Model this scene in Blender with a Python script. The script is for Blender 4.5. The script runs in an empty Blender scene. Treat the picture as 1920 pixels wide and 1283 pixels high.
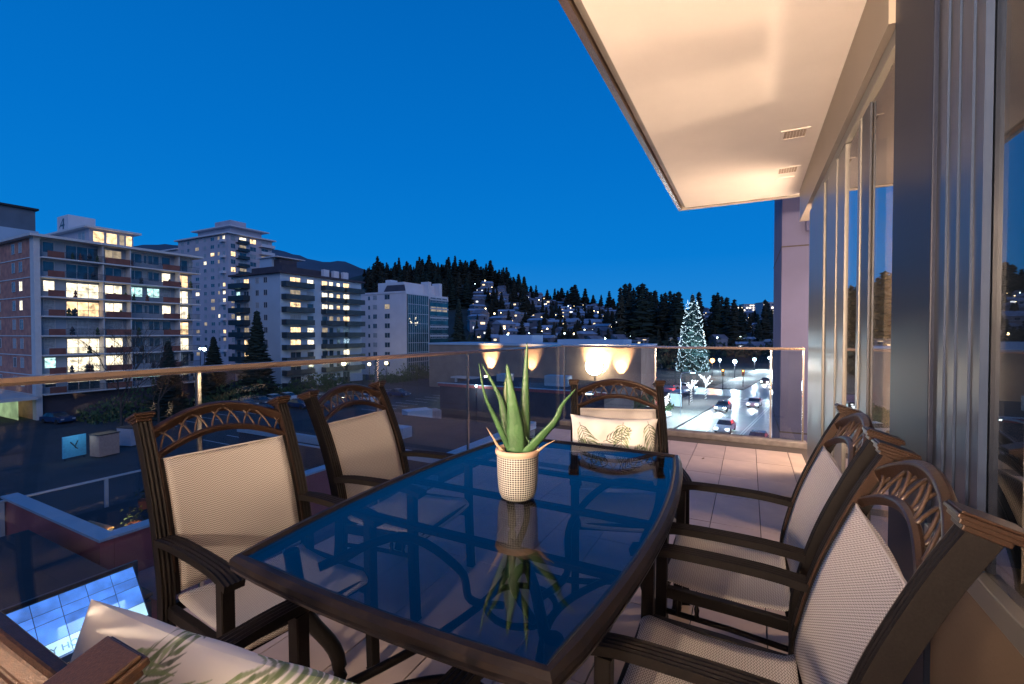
import bpy, math, random
from mathutils import Vector, Matrix
random.seed(7)
R_ = math.radians
sc = bpy.context.scene
col = sc.collection
PI = math.pi

# ------------------------------------------------------------------ camera
YAW = 27.5
EYE = 1.3
cam = bpy.data.cameras.new('camera'); cam.lens = 16.0; cam.sensor_width = 36.0
cam.clip_start = 0.02; cam.clip_end = 9000
camo = bpy.data.objects.new('camera', cam); col.objects.link(camo)
camo.location = (0, 0, EYE); camo.rotation_euler = (R_(90 - 1.04), 0, R_(YAW))
sc.camera = camo

# ------------------------------------------------------------------ sky (dusk, after sunset)
w = bpy.data.worlds.new('World'); sc.world = w; w.use_nodes = True
nt = w.node_tree; nt.nodes.clear()
wo = nt.nodes.new('ShaderNodeOutputWorld'); bg = nt.nodes.new('ShaderNodeBackground')
tc = nt.nodes.new('ShaderNodeTexCoord'); sx = nt.nodes.new('ShaderNodeSeparateXYZ')
rp = nt.nodes.new('ShaderNodeValToRGB')
nt.links.new(tc.outputs['Generated'], sx.inputs[0]); nt.links.new(sx.outputs['Z'], rp.inputs[0])
nt.links.new(rp.outputs[0], bg.inputs[0]); nt.links.new(bg.outputs[0], wo.inputs[0])
cr = rp.color_ramp
stops = [(0.0, (0.030, 0.245, 0.640)), (0.06, (0.014, 0.225, 0.640)), (0.16, (0.002, 0.190, 0.620)),
         (0.35, (0.0005, 0.155, 0.560)), (0.62, (0.0003, 0.118, 0.455)), (1.0, (0.0003, 0.090, 0.370))]
while len(cr.elements) < len(stops): cr.elements.new(0.5)
for e, (p, c) in zip(cr.elements, stops): e.position = p; e.color = (*c, 1)
bg.inputs[1].default_value = 1.0

# last afterglow from the west, behind the camera: broad and weak
sl = bpy.data.lights.new('afterglow', 'SUN'); sl.energy = 0.62; sl.angle = R_(40); sl.color = (0.86, 0.80, 1.0)
so = bpy.data.objects.new('afterglow', sl); col.objects.link(so)
so.rotation_euler = Vector((-0.70, 0.60, -0.40)).to_track_quat('-Z', 'Y').to_euler()

sc.view_settings.view_transform = 'Standard'; sc.view_settings.look = 'None'
sc.view_settings.exposure = 0.08; sc.view_settings.gamma = 1; sc.view_settings.use_curve_mapping = False
sc.render.engine = 'CYCLES'
sc.cycles.max_bounces = 8; sc.cycles.transparent_max_bounces = 12
sc.cycles.sample_clamp_indirect = 4

# ------------------------------------------------------------------ helpers
def at(px, d):
    """a bearing and a depth in metres to ground coordinates"""
    r = (px - 960) / 853.3 * d; c = math.cos(R_(YAW)); s = math.sin(R_(YAW))
    return (r * c - d * s, r * s + d * c)
def zat(py, d): return EYE + (626 - py) / 853.3 * d

def tag(o, label=None, cat=None, group=None, kind=None):
    if label: o['label'] = label
    if cat: o['category'] = cat
    if group: o['group'] = group
    if kind: o['kind'] = kind
    return o
def link(name, data, parent=None, loc=None, rot=None):
    o = bpy.data.objects.new(name, data); col.objects.link(o)
    if parent is not None: o.parent = parent
    if loc is not None: o.location = loc
    if rot is not None: o.rotation_euler = rot
    return o
def empty(name, label, cat, loc=(0, 0, 0), rz=0, group=None):
    o = link(name, None, None, loc, (0, 0, rz)); o.empty_display_size = .2
    return tag(o, label, cat, group)
def copy_tree(o, parent=None):
    c = o.copy(); col.objects.link(c)
    if parent is not None: c.parent = parent
    for ch in o.children: copy_tree(ch, c)
    return c

class MB:
    def __init__(s): s.v = []; s.f = []; s.m = []; s.uv = {}
    def face(s, ids, mi=0): s.f.append(tuple(ids)); s.m.append(mi)
    def quad(s, a, b, c, d, mi=0):
        n = len(s.v); s.v += [tuple(a), tuple(b), tuple(c), tuple(d)]; s.face((n, n+1, n+2, n+3), mi)
    def tri(s, a, b, c, mi=0):
        n = len(s.v); s.v += [tuple(a), tuple(b), tuple(c)]; s.face((n, n+1, n+2), mi)
    def box(s, x0, x1, y0, y1, z0, z1, mi=0):
        n = len(s.v)
        s.v += [(x0,y0,z0),(x1,y0,z0),(x1,y1,z0),(x0,y1,z0),(x0,y0,z1),(x1,y0,z1),(x1,y1,z1),(x0,y1,z1)]
        for q in ((3,2,1,0),(4,5,6,7),(0,1,5,4),(1,2,6,5),(2,3,7,6),(3,0,4,7)): s.face([n+i for i in q], mi)
        return s
    def sweep(s, pts, prof, up=(0,0,1), closed=False, cap=True, mi=0, scale=None):
        """sweep profile [(a,b)] (a along side, b along up') along pts"""
        pts = [Vector(p) for p in pts]; N = len(pts); k = len(prof); n0 = len(s.v); up = Vector(up)
        for i, p in enumerate(pts):
            if closed: t = pts[(i+1) % N] - pts[i-1]
            else: t = pts[min(i+1, N-1)] - pts[max(i-1, 0)]
            t.normalize()
            side = t.cross(up)
            if side.length < 1e-4: side = t.cross(Vector((0, 1, 0)))
            side.normalize(); u = side.cross(t).normalized()
            sc_ = scale[i] if scale else 1
            for a, b in prof: s.v.append(tuple(p + side * (a * sc_) + u * (b * sc_)))
        for i in range(N if closed else N - 1):
            j = (i + 1) % N
            for q in range(k):
                r = (q + 1) % k
                s.face((n0+i*k+q, n0+j*k+q, n0+j*k+r, n0+i*k+r), mi)
        if cap and not closed:
            s.face([n0+q for q in range(k)][::-1], mi); s.face([n0+(N-1)*k+q for q in range(k)], mi)
        return s
    def tube(s, pts, r, n=6, mi=0, closed=False, scale=None, up=(0,0,1)):
        return s.sweep(pts, [(r*math.cos(2*PI*i/n), r*math.sin(2*PI*i/n)) for i in range(n)], up, closed, True, mi, scale)
    def lathe(s, prof, n=24, cx=0, cy=0, mi=0, cap0=True, cap1=True):
        n0 = len(s.v)
        for r, z in prof:
            for i in range(n): s.v.append((cx+r*math.cos(2*PI*i/n), cy+r*math.sin(2*PI*i/n), z))
        for j in range(len(prof)-1):
            for i in range(n):
                k = (i+1) % n
                s.face((n0+j*n+i, n0+j*n+k, n0+(j+1)*n+k, n0+(j+1)*n+i), mi)
        if cap0: s.face([n0+i for i in range(n)][::-1], mi)
        if cap1: s.face([n0+(len(prof)-1)*n+i for i in range(n)], mi)
        return s
    def mesh(s, name, mats, smooth=False):
        me = bpy.data.meshes.new(name); me.from_pydata(s.v, [], s.f)
        for m in (mats if isinstance(mats, (list, tuple)) else [mats]): me.materials.append(m)
        for p, mi in zip(me.polygons, s.m): p.material_index = mi
        if smooth:
            for p in me.polygons: p.use_smooth = True
        me.update(); return me
    def build(s, name, mats, parent=None, loc=None, rot=None, smooth=False, bevel=0, seg=2):
        o = link(name, s.mesh(name, mats, smooth), parent, loc, rot)
        if bevel:
            b = o.modifiers.new('bevel', 'BEVEL'); b.width = bevel; b.segments = seg; b.limit_method = 'ANGLE'; b.angle_limit = R_(40)
        return o

def newmat(name):
    m = bpy.data.materials.new(name); m.use_nodes = True
    nt = m.node_tree; b = nt.nodes['Principled BSDF']; return m, nt, b
def mat(name, c, rough=.6, metal=0, vary=.15, scale=6, bump=0, bscale=60, c2=None, spec=.5, coat=0):
    m, nt, b = newmat(name)
    b.inputs['Roughness'].default_value = rough; b.inputs['Metallic'].default_value = metal
    b.inputs['Specular IOR Level'].default_value = spec
    if coat: b.inputs['Coat Weight'].default_value = coat; b.inputs['Coat Roughness'].default_value = .15
    t = nt.nodes.new('ShaderNodeTexCoord'); n = nt.nodes.new('ShaderNodeTexNoise')
    n.inputs['Scale'].default_value = scale; n.inputs['Detail'].default_value = 6
    nt.links.new(t.outputs['Object'], n.inputs['Vector'])
    mx = nt.nodes.new('ShaderNodeValToRGB'); e = mx.color_ramp.elements
    e[0].position = .32; e[1].position = .68
    a = c2 if c2 else tuple(x * (1 - vary) for x in c); d = c if c2 else tuple(min(1, x * (1 + vary)) for x in c)
    e[0].color = (*a, 1); e[1].color = (*d, 1)
    nt.links.new(n.outputs[0], mx.inputs[0]); nt.links.new(mx.outputs[0], b.inputs['Base Color'])
    if bump:
        n2 = nt.nodes.new('ShaderNodeTexNoise'); n2.inputs['Scale'].default_value = bscale; n2.inputs['Detail'].default_value = 4
        nt.links.new(t.outputs['Object'], n2.inputs['Vector'])
        bp = nt.nodes.new('ShaderNodeBump'); bp.inputs['Strength'].default_value = bump; bp.inputs['Distance'].default_value = .01
        nt.links.new(n2.outputs[0], bp.inputs['Height']); nt.links.new(bp.outputs[0], b.inputs['Normal'])
    return m
def emis(name, c, s, vary=0, scale=1.5):
    m, nt, b = newmat(name)
    b.inputs['Base Color'].default_value = (.05, .05, .05, 1); b.inputs['Roughness'].default_value = .3
    b.inputs['Emission Color'].default_value = (*c, 1); b.inputs['Emission Strength'].default_value = s
    if vary:
        t = nt.nodes.new('ShaderNodeTexCoord'); n = nt.nodes.new('ShaderNodeTexNoise'); n.inputs['Scale'].default_value = scale
        n.inputs['Detail'].default_value = 3
        oi = nt.nodes.new('ShaderNodeObjectInfo'); ad = nt.nodes.new('ShaderNodeVectorMath')
        ml = nt.nodes.new('ShaderNodeVectorMath'); ml.operation = 'SCALE'; ml.inputs['Scale'].default_value = 40
        cb = nt.nodes.new('ShaderNodeCombineXYZ'); nt.links.new(oi.outputs['Random'], cb.inputs[0]); nt.links.new(oi.outputs['Random'], cb.inputs[2])
        nt.links.new(cb.outputs[0], ml.inputs[0]); nt.links.new(t.outputs['Object'], ad.inputs[0]); nt.links.new(ml.outputs[0], ad.inputs[1])
        nt.links.new(ad.outputs[0], n.inputs['Vector'])
        mr = nt.nodes.new('ShaderNodeMapRange'); mr.inputs['From Min'].default_value = .3; mr.inputs['From Max'].default_value = .65
        mr.inputs['To Min'].default_value = s * (1 - vary); mr.inputs['To Max'].default_value = s * (1 + vary * .4)
        nt.links.new(n.outputs[0], mr.inputs['Value']); nt.links.new(mr.outputs[0], b.inputs['Emission Strength'])
    return m
def glassmat(name, tint, reflect, ior=1.5, rough=.0, refl_col=(1, 1, 1)):
    """thin pane: tinted see-through plus Fresnel mirror"""
    m, nt, b = newmat(name); nt.nodes.remove(b); out = nt.nodes['Material Output']
    tr = nt.nodes.new('ShaderNodeBsdfTransparent'); tr.inputs[0].default_value = (*tint, 1)
    gl = nt.nodes.new('ShaderNodeBsdfGlossy'); gl.inputs['Roughness'].default_value = rough; gl.inputs[0].default_value = (*refl_col, 1)
    fr = nt.nodes.new('ShaderNodeFresnel'); fr.inputs[0].default_value = ior
    ge = nt.nodes.new('ShaderNodeNewGeometry')
    # same Fresnel from either side of the thin sheet
    im = nt.nodes.new('ShaderNodeMix'); im.data_type = 'FLOAT'; im.inputs[2].default_value = ior; im.inputs[3].default_value = 1 / ior
    nt.links.new(ge.outputs['Backfacing'], im.inputs[0]); nt.links.new(im.outputs[0], fr.inputs[0])
    md = nt.nodes.new('ShaderNodeMath'); md.operation = 'MULTIPLY'; md.inputs[1].default_value = reflect; md.use_clamp = True
    nt.links.new(fr.outputs[0], md.inputs[0])
    mx = nt.nodes.new('ShaderNodeMixShader'); nt.links.new(md.outputs[0], mx.inputs[0])
    nt.links.new(tr.outputs[0], mx.inputs[1]); nt.links.new(gl.outputs[0], mx.inputs[2]); nt.links.new(mx.outputs[0], out.inputs['Surface'])
    return m

# ------------------------------------------------------------------ materials
M = {}
M['tile'] = mat('tile_stone', (.54, .42, .34), .36, 0, 0, 3.2, .15, 30, c2=(.38, .29, .24))
M['grout'] = mat('grout', (.06, .05, .045), .9)
M['soffit'] = mat('soffit_paint', (.80, .73, .66), .75, 0, .03, 3, .1, 180)
M['fascia'] = mat('fascia_metal', (.30, .27, .23), .4, .3)
M['header'] = mat('header_metal', (.36, .31, .25), .42, .45, .05, 2)
M['metal_tan'] = mat('window_frame_metal', (.22, .21, .19), .34, .5, .06, 2)
M['metal_dark'] = mat('dark_metal', (.05, .055, .07), .35, .5)
M['metal_sky'] = mat('sky_tinted_frame_metal', (.022, .034, .065), .3, 0, .06, 2, spec=.25)  # frame metal with the sky's blue reflection put into its colour
M['pier'] = mat('pier_panel', (.010, .014, .028), .4, 0, .05, 1, spec=.12)
M['wallbrown'] = mat('taupe_wall', (.135, .095, .066), .7, 0, .08, 3, .1, 90)
M['steel'] = mat('brushed_steel', (.62, .58, .54), .22, .95, .05, 20)
M['kerb'] = mat('rough_kerb', (.22, .20, .19), .9, 0, 0, 12, .5, 40, c2=(.14, .12, .12))
M['concrete'] = mat('neighbour_concrete', (.12, .12, .215), .85, 0, .08, 1.5, .15, 30)
M['bronze'] = mat('dark_bronze', (.010, .009, .009), .45, 0, 0, 260, .10, 500, c2=(.005, .0045, .005), spec=.07)
M['copper'] = mat('lit_copper', (.042, .022, .014), .30, .40, 0, 320, .10, 700, c2=(.018, .012, .010), spec=.3)  # copper tone, with the frame's lit glints put into the colour
M['lead'] = mat('wire_bronze', (.045, .028, .02), .35, .3, 0, 120, 0, c2=(.06, .04, .03))
M['glass_rail'] = glassmat('rail_glass', (.84, .88, .90), 1.0, 1.5)
M['glass_win'] = glassmat('window_glass', (.78, .77, .74), 1.5, 1.5)
M['glass_table'] = glassmat('table_glass', (.52, .54, .60), .62, 1.6)
M['white_pl'] = mat('white_plastic', (.72, .72, .70), .4)

def sling_mat():
    m, nt, b = newmat('sling_weave'); b.inputs['Roughness'].default_value = .75
    uv = nt.nodes.new('ShaderNodeUVMap'); uv.uv_map = 'UVMap'
    s = nt.nodes.new('ShaderNodeSeparateXYZ'); nt.links.new(uv.outputs[0], s.inputs[0])
    def mt(op, a, bb=None):
        n = nt.nodes.new('ShaderNodeMath'); n.operation = op
        for i, q in enumerate((a, bb)):
            if q is None: continue
            if isinstance(q, (int, float)): n.inputs[i].default_value = q
            else: nt.links.new(q, n.inputs[i])
        return n.outputs[0]
    # herringbone: zigzag rows
    zz = mt('PINGPONG', mt('MULTIPLY', s.outputs[0], 1.0), 0.006)
    ph = mt('MULTIPLY', mt('ADD', s.outputs[1], zz), 2 * PI / 0.0075)
    a = mt('SINE', ph)
    c = mt('SINE', mt('MULTIPLY', s.outputs[0], 2 * PI / 0.003))
    f = mt('ADD', mt('MULTIPLY', a, .36), mt('MULTIPLY', c, .14)); f = mt('ADD', f, .5)
    no = nt.nodes.new('ShaderNodeTexNoise'); no.inputs['Scale'].default_value = 420; nt.links.new(uv.outputs[0], no.inputs['Vector'])
    f = mt('ADD', mt('MULTIPLY', f, .75), mt('MULTIPLY', no.outputs[0], .25))
    rp = nt.nodes.new('ShaderNodeValToRGB'); e = rp.color_ramp.elements
    e[0].position = .30; e[0].color = (.13, .11, .10, 1); e[1].position = .62; e[1].color = (.56, .52, .48, 1)
    nt.links.new(f, rp.inputs[0]); nt.links.new(rp.outputs[0], b.inputs['Base Color'])
    bp = nt.nodes.new('ShaderNodeBump'); bp.inputs['Strength'].default_value = .4; bp.inputs['Distance'].default_value = .001
    nt.links.new(f, bp.inputs['Height']); nt.links.new(bp.outputs[0], b.inputs['Normal'])
    return m
M['sling'] = sling_mat()

# ------------------------------------------------------------------ our balcony: setting
XL, YF = -2.39, 6.20          # side glass, end glass
YB = -2.6                      # back end of the balcony
XW = 0.50                      # window wall plane
fl = MB().box(XL - .012, .62, YB, YF + .08, -.30, -.012).build('balcony_floor', M['grout']); tag(fl, kind='structure')
tw, tl = .305, .60
tile_meshes = {}
xs = [(.385 - i * tw) for i in range(-1, 10)]
STRIP_Y = (4.07, 4.22)
ys = [2.20 + .6 * k for k in range(-8, 7)]
def tile_mesh(wd, ln):
    k = (round(wd, 3), round(ln, 3))
    if k not in tile_meshes:
        tile_meshes[k] = MB().box(.003, wd - .003, .003, ln - .003, -.011, 0).mesh('tile', M['tile'])
    return tile_meshes[k]
for i in range(len(xs) - 1):
    x1 = xs[i]; x0 = xs[i + 1]
    x0c = max(x0, XL + .03); x1c = min(x1, XW + .02)
    if x1c - x0c < .03: continue
    for k in range(len(ys) - 1):
        segs = [(max(ys[k], YB + .01), min(ys[k + 1], YF - .10))]
        a, b = segs[0]
        if a < STRIP_Y[0] < b: segs = [(a, STRIP_Y[0]), (STRIP_Y[1], b)] if b > STRIP_Y[1] else [(a, STRIP_Y[0])]
        elif STRIP_Y[0] <= a < STRIP_Y[1]: segs = [(STRIP_Y[1], b)]
        for (a, b) in segs:
            if b - a < .03: continue
            link('tile', tile_mesh(x1c - x0c, b - a), fl, (x0c, a, random.uniform(-.0008, .0008)), (0, 0, 0))
g = MB().box(XL + .03, XW, STRIP_Y[0] + .004, STRIP_Y[1] - .004, -.011, -.004)  # dark slatted strip across the tiles
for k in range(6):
    y = STRIP_Y[0] + .012 + k * .0225; g.box(XL + .03, XW, y, y + .012, -.004, .001)
M['floor_strip'] = mat('slatted_strip', (.11, .105, .10), .5, .4)
g.build('slatted_strip', M['floor_strip'], fl)
kb = MB().box(XL - .02, .60, YF - .10, YF + .07, -.012, .055).build('kerb', M['kerb'], fl, bevel=.008)
# dead leaf bits on the tiles
M['leafdry'] = mat('dry_leaf', (.16, .10, .06), .8)
def dry_leaf(x, y, s, rz, lab):
    m = MB(); n = 7
    for i in range(n):
        t0, t1 = i / n, (i + 1) / n
        w0, w1 = .22 * s * math.sin(PI * t0) ** .8, .22 * s * math.sin(PI * t1) ** .8
        z0, z1 = .004 + .12 * s * t0 ** 2, .004 + .12 * s * t1 ** 2
        for sg in (1, -1): m.quad((t0*s, 0, z0), (t1*s, 0, z1), (t1*s, sg*w1, z1 + .03*s), (t0*s, sg*w0, z0 + .03*s))
    o = m.build('fallen_leaf', M['leafdry'], None, (x, y, .002), (0, 0, rz)); tag(o, lab, 'leaf')
dry_leaf(.14, 3.20, .075, 0.1, 'small brown curled leaf on the tiles in front of the far right chair')
dry_leaf(-.42, 5.05, .05, 1.2, 'tiny dry leaf on the tiles near the end of the balcony')

# glass railings
def railing(name, label, pts, panes, side):
    t = empty(name, label, 'railing', (0, 0, 0))
    return t
side = empty('glass_railing', 'long side glass railing with bronze handrail running past the left chairs', 'railing', (XL - .03, 1.5, 0))
posts_y = [-2.4, -1.16, .06, 1.28, 2.50, 3.72, 4.95, 6.17]
off = Vector((-XL, -1.5, 0))
for i in range(len(posts_y) - 1):
    MB().box(-.006, .006, posts_y[i] + .012 - 1.5, posts_y[i + 1] - .012 - 1.5, -.10, 1.105).build('glass_pane', M['glass_rail'], side)
for y in posts_y[:-1]:
    MB().box(-.010, .010, y - .009 - 1.5, y + .009 - 1.5, -.10, 1.11).build('post', M['steel'], side)
hp = [(-.033, -.016), (.033, -.016), (.036, -.004), (.030, .014), (-.030, .014), (-.036, -.004)]
M['handrail'] = mat('handrail_bronze', (.55, .42, .34), .22, .9, .05, 8)
MB().sweep([(0, -4.1, 1.125), (0, 4.735, 1.125)], hp).build('handrail', M['handrail'], side)
end = empty('glass_railing', 'short end glass railing across the far end of the balcony', 'railing', (-.9, YF, 0))
posts_x = [-2.37, -1.09, .235, .56]
for i in range(3):
    MB().box(posts_x[i] + .012 + .9, posts_x[i + 1] - .012 + .9, -.006, .006, .055, 1.105).build('glass_pane', M['glass_rail'], end)
for x in posts_x:
    MB().box(x - .009 + .9, x + .009 + .9, -.010, .010, .05, 1.11).build('post', M['steel'], end)
MB().sweep([(-1.523, 0, 1.125), (1.47, 0, 1.125)], hp).build('handrail', M['handrail'], end)

# soffit of the balcony above
sf = MB().box(-.70, 2.2, YB - 2, 5.95, 2.84, 3.10).build('ceiling', M['soffit']); tag(sf, kind='structure')
MB().box(-.745, -.702, YB - 2, 5.97, 2.865, 3.12).build('edge_trim', M['fascia'], sf)
MB().box(-.79, -.752, YB - 2, 5.99, 2.83, 3.12).build('drip_edge', M['handrail'], sf)
MB().box(-.79, 2.2, 5.992, 6.03, 2.83, 3.12).build('edge_trim', M['fascia'], sf)
MB().box(-.745, 2.2, YB - 2, 6.02, 3.125, 12).build('upper_storeys', M['concrete'], sf)
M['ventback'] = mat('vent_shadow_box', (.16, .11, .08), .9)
M['grille'] = mat('vent_grille', (.62, .52, .44), .7, 0, .03, 3)
def vent(x, y, s, label):
    t = empty('ceiling_vent', label, 'vent', (x, y, 2.84))
    h = s / 2; f = MB()
    f.box(-h, h, -h, -h + .022, -.005, 0); f.box(-h, h, h - .022, h, -.005, 0)
    f.box(-h, -h + .022, -h + .022, h - .022, -.005, 0); f.box(h - .022, h, -h + .022, h - .022, -.005, 0)
    f.build('frame', M['soffit'], t)
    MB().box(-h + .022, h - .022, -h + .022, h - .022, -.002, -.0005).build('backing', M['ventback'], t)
    n = 7; st = (s - .044) / n
    g = MB()
    for i in range(n + 1):
        a = -h + .022 + i * st
        g.box(a - .0016, a + .0016, -h + .022, h - .022, -.0032, -.0022); g.box(-h + .022, h - .022, a - .0016, a + .0016, -.0034, -.0024)
    o = g.build('grille', M['grille'], t)
vent(.30, 4.14, .19, 'square soffit vent grille nearer the camera, the larger looking of two')
vent(.31, 5.02, .19, 'square soffit vent grille farther along, next to the bulkhead end')
b_ = MB().box(-.08, .08, 0, .14, 0, .012).build('soffit_hatch', M['soffit'], None, (.30, 5.22, 2.828)); tag(b_, 'thin blank plate on the soffit just past the far vent', 'cover plate')

# ------------------------------------------------------------------ window wall
ww = empty('window_wall', 'tan metal framed window wall along the right of the balcony', 'window wall', (XW, 3, 0))
ww['kind'] = 'structure'
if 'category' in ww: del ww['category']
def wb(name, x0, x1, y0, y1, z0, z1, m, bev=0):
    return MB().box(x0 - XW, x1 - XW, y0 - 3, y1 - 3, z0, z1).build(name, M[m], ww, bevel=bev)
wb('bulkhead', .47, 1.6, 2.26, 5.76, 2.50, 2.838, 'header')
wb('head_track', .50, .56, 2.262, 5.0, 2.44, 2.498, 'metal_tan')
wb('head_track', .565, .60, 2.262, 4.0, 2.40, 2.438, 'wallbrown')
wb('pier', .49, .75, 4.13, 5.03, 0, 2.437, 'metal_tan', .004)
wb('jamb', .503, .70, 3.99, 4.127, 0, 2.437, 'metal_dark')
wb('jamb', .496, .70, 3.62, 3.986, 0, 2.437, 'metal_tan', .003)
wb('jamb', .503, .70, 3.36, 3.617, 0, 2.437, 'metal_tan', .003)
wb('mullion', .497, .512, 2.90, 2.955, .10, 2.40, 'metal_tan', .002)
wb('mullion', .502, .512, 2.72, 2.895, .10, 2.40, 'metal_dark', .002)
wb('window_pane', .514, .518, 2.262, 3.357, .12, 2.40, 'glass_win')
wb('sill', .50, .62, 2.262, 3.357, 0, .118, 'metal_tan')
wb('pier', .49, 1.0, 1.83, 2.256, 0, 2.839, 'pier', .004)
wb('jamb', .502, .70, 1.78, 1.827, .72, 2.839, 'metal_dark')
wb('jamb', .496, .70, 1.735, 1.777, .72, 2.839, 'metal_sky', 0)
wb('jamb', .501, .70, 1.70, 1.732, .72, 2.839, 'metal_dark')
wb('jamb', .496, .70, 1.655, 1.697, .72, 2.839, 'metal_sky', 0)
wb('jamb', .501, .70, 1.63, 1.652, .72, 2.839, 'metal_dark')
wb('jamb', .495, .70, 1.565, 1.627, .72, 2.839, 'metal_sky', 0)
wb('mullion', .500, .512, 1.54, 1.562, .72, 2.839, 'metal_dark')
wb('mullion', .496, .512, 1.50, 1.537, .72, 2.839, 'metal_sky', 0)
wb('window_pane', .514, .518, .02, 1.562, .72, 2.839, 'glass_win')
wb('sill', .485, .64, -.06, 1.827, .66, .718, 'metal_tan', .004)
wb('sill', .497, .64, -.06, 1.827, .56, .657, 'wallbrown')
wb('lower_wall', .505, .70, -.06, 1.827, 0, .557, 'wallbrown')
wb('mullion', .496, .62, -.06, .018, .72, 2.839, 'metal_tan', .003)
wb('window_pane', .514, .518, -1.9, -.062, .06, 2.839, 'glass_win')
wb('pier', .50, .75, YB, -1.903, 0, 2.839, 'metal_tan')
# building behind: rooms with lit interiors
M['roomwall'] = mat('room_wall', (.55, .46, .36), .8, 0, .05, 1)
M['roomfloor'] = mat('room_floor', (.20, .13, .08), .5, 0, .2, 2)
rm = MB()
rm.box(3.6, 3.7, YB, 5.03, 0, 2.83); rm.box(.75, 3.6, 4.93, 5.03, 0, 2.83); rm.box(.62, 3.6, YB, YB + .1, 0, 2.83)
rm.box(1.0, 3.6, 1.83, 1.93, 0, 2.83)
o = rm.build('room_walls', M['roomwall']); tag(o, kind='structure')
o = MB().box(.62, 3.7, YB, 5.03, -.3, -.005).build('room_floor', M['roomfloor']); tag(o, kind='structure')
o = MB().box(XL - .1, 3.7, YB - .25, YB - .02, -.3, 2.835).build('back_wall', M['wallbrown']); tag(o, kind='structure')
# vertical blinds behind the near window
vb = empty('vertical_blind', 'pale sheer vertical blinds hanging behind the near window', 'blind', (.60, .8, 0))
M['blind'] = mat('blind_fabric', (.66, .62, .60), .9, 0, .05, 3)
sl_m = MB().box(-.052, .052, -.001, .001, .70, 2.76).mesh('slat', M['blind'])
for k in range(16):
    link('slat', sl_m, vb, (0, .72 - k * .098, 0), (0, 0, R_(90 - 38)))
MB().box(-.02, .02, -.80, .74, 2.76, 2.80).build('rail', M['metal_tan'], vb)

# floor lamps inside the rooms (far one lights through its windows; near one unseen, added to light the balcony)
def floor_lamp(x, y, z, power, label, colr=(1, .74, .54), r=.11, soft=.15):
    t = empty('floor_lamp', label, 'lamp', (x, y, 0))
    MB().lathe([(.14, 0), (.14, .02), (.03, .03)], 20).build('base', M['metal_dark'], t)
    MB().lathe([(.012, .03), (.012, z - .14)], 8).build('pole', M['metal_dark'], t)
    MB().lathe([(r + .07, z - .17), (r + .03, z + .17)], 24, cap0=False, cap1=False).build('lamp_shade', M['shade'], t, smooth=True)
    l = bpy.data.lights.new('bulb', 'POINT'); l.energy = power; l.color = colr; l.shadow_soft_size = soft
    link('bulb', l, t, (0, 0, z))
m, nt_, b_n = newmat('lamp_shade_fabric')
nt_.nodes.remove(b_n); tr_ = nt_.nodes.new('ShaderNodeBsdfTranslucent'); tr_.inputs[0].default_value = (.85, .75, .6, 1)
tp_ = nt_.nodes.new('ShaderNodeBsdfTransparent'); mx_ = nt_.nodes.new('ShaderNodeMixShader'); mx_.inputs[0].default_value = .45
nt_.links.new(tp_.outputs[0], mx_.inputs[1]); nt_.links.new(tr_.outputs[0], mx_.inputs[2]); nt_.links.new(mx_.outputs[0], nt_.nodes['Material Output'].inputs[0])
M['shade'] = m
floor_lamp(1.75, 3.0, 1.05, 330, 'floor lamp with fabric shade inside the far room')
floor_lamp(1.7, -.9, 1.15, 1100, 'unseen added floor lamp with fabric shade inside the near room', soft=.55)
# unseen lantern added on the back wall to light the balcony
def added_lantern(x, z, power, label):
    t = empty('added_lantern', label, 'lamp', (x, YB - .02, z))
    MB().box(-.05, .05, 0, .02, -.10, .10).build('back_plate', M['metal_dark'], t)
    MB().box(-.012, .012, .02, .10, .10, .115).build('bracket', M['metal_dark'], t)
    MB().lathe([(.055, -.12), (.06, .10), (.02, .13)], 12, 0, .12).build('lantern_glass', M['shade'], t)
    l = bpy.data.lights.new('bulb', 'POINT'); l.energy = power; l.color = (1, .76, .56); l.shadow_soft_size = .08
    link('bulb', l, t, (0, .12, 0))
added_lantern(-1.0, 1.95, 760, 'unseen added lantern in the middle of the balcony back wall')
def uplighter(x, tgt, power, label):  # unseen uplighters added to throw light onto the soffit
    t = empty('added_uplighter', label, 'lamp', (x, YB, 1.55))
    MB().box(-.06, .06, 0, .03, -.12, .10).build('back_plate', M['metal_dark'], t)
    MB().lathe([(.03, -.10), (.075, .02)], 20, 0, .10, cap1=False).build('cup', M['metal_dark'], t)
    l = bpy.data.lights.new('bulb', 'SPOT'); l.energy = power; l.color = (1, .71, .50); l.shadow_soft_size = .14; l.spot_size = R_(74); l.spot_blend = 1
    o = link('bulb', l, t, (0, .14, .06)); d = Vector(tgt) - Vector((x, YB + .14, 1.61)); o.rotation_euler = d.to_track_quat('-Z', 'Y').to_euler()
uplighter(-.35, (-.1, 4.4, 3.3), 2000, 'unseen added uplighter on the right of the balcony back wall')
uplighter(-1.7, (-.2, 4.6, 3.3), 2000, 'unseen added uplighter on the left of the balcony back wall')
# sconce added out of sight round the far corner, lighting soffit and floor
t = empty('added_sconce', 'unseen added sconce round the corner at the far end of the window wall', 'lamp', (.95, 5.035, 1.35))
MB().box(-.05, .05, 0, .02, -.10, .10).build('back_plate', M['metal_dark'], t)
MB().lathe([(.05, -.10), (.05, .10)], 14, 0, .08).build('lamp_shade', M['shade'], t)
l = bpy.data.lights.new('bulb', 'POINT'); l.energy = 360; l.color = (1, .70, .48); l.shadow_soft_size = .40; link('bulb', l, t, (0, .08, 0))

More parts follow.
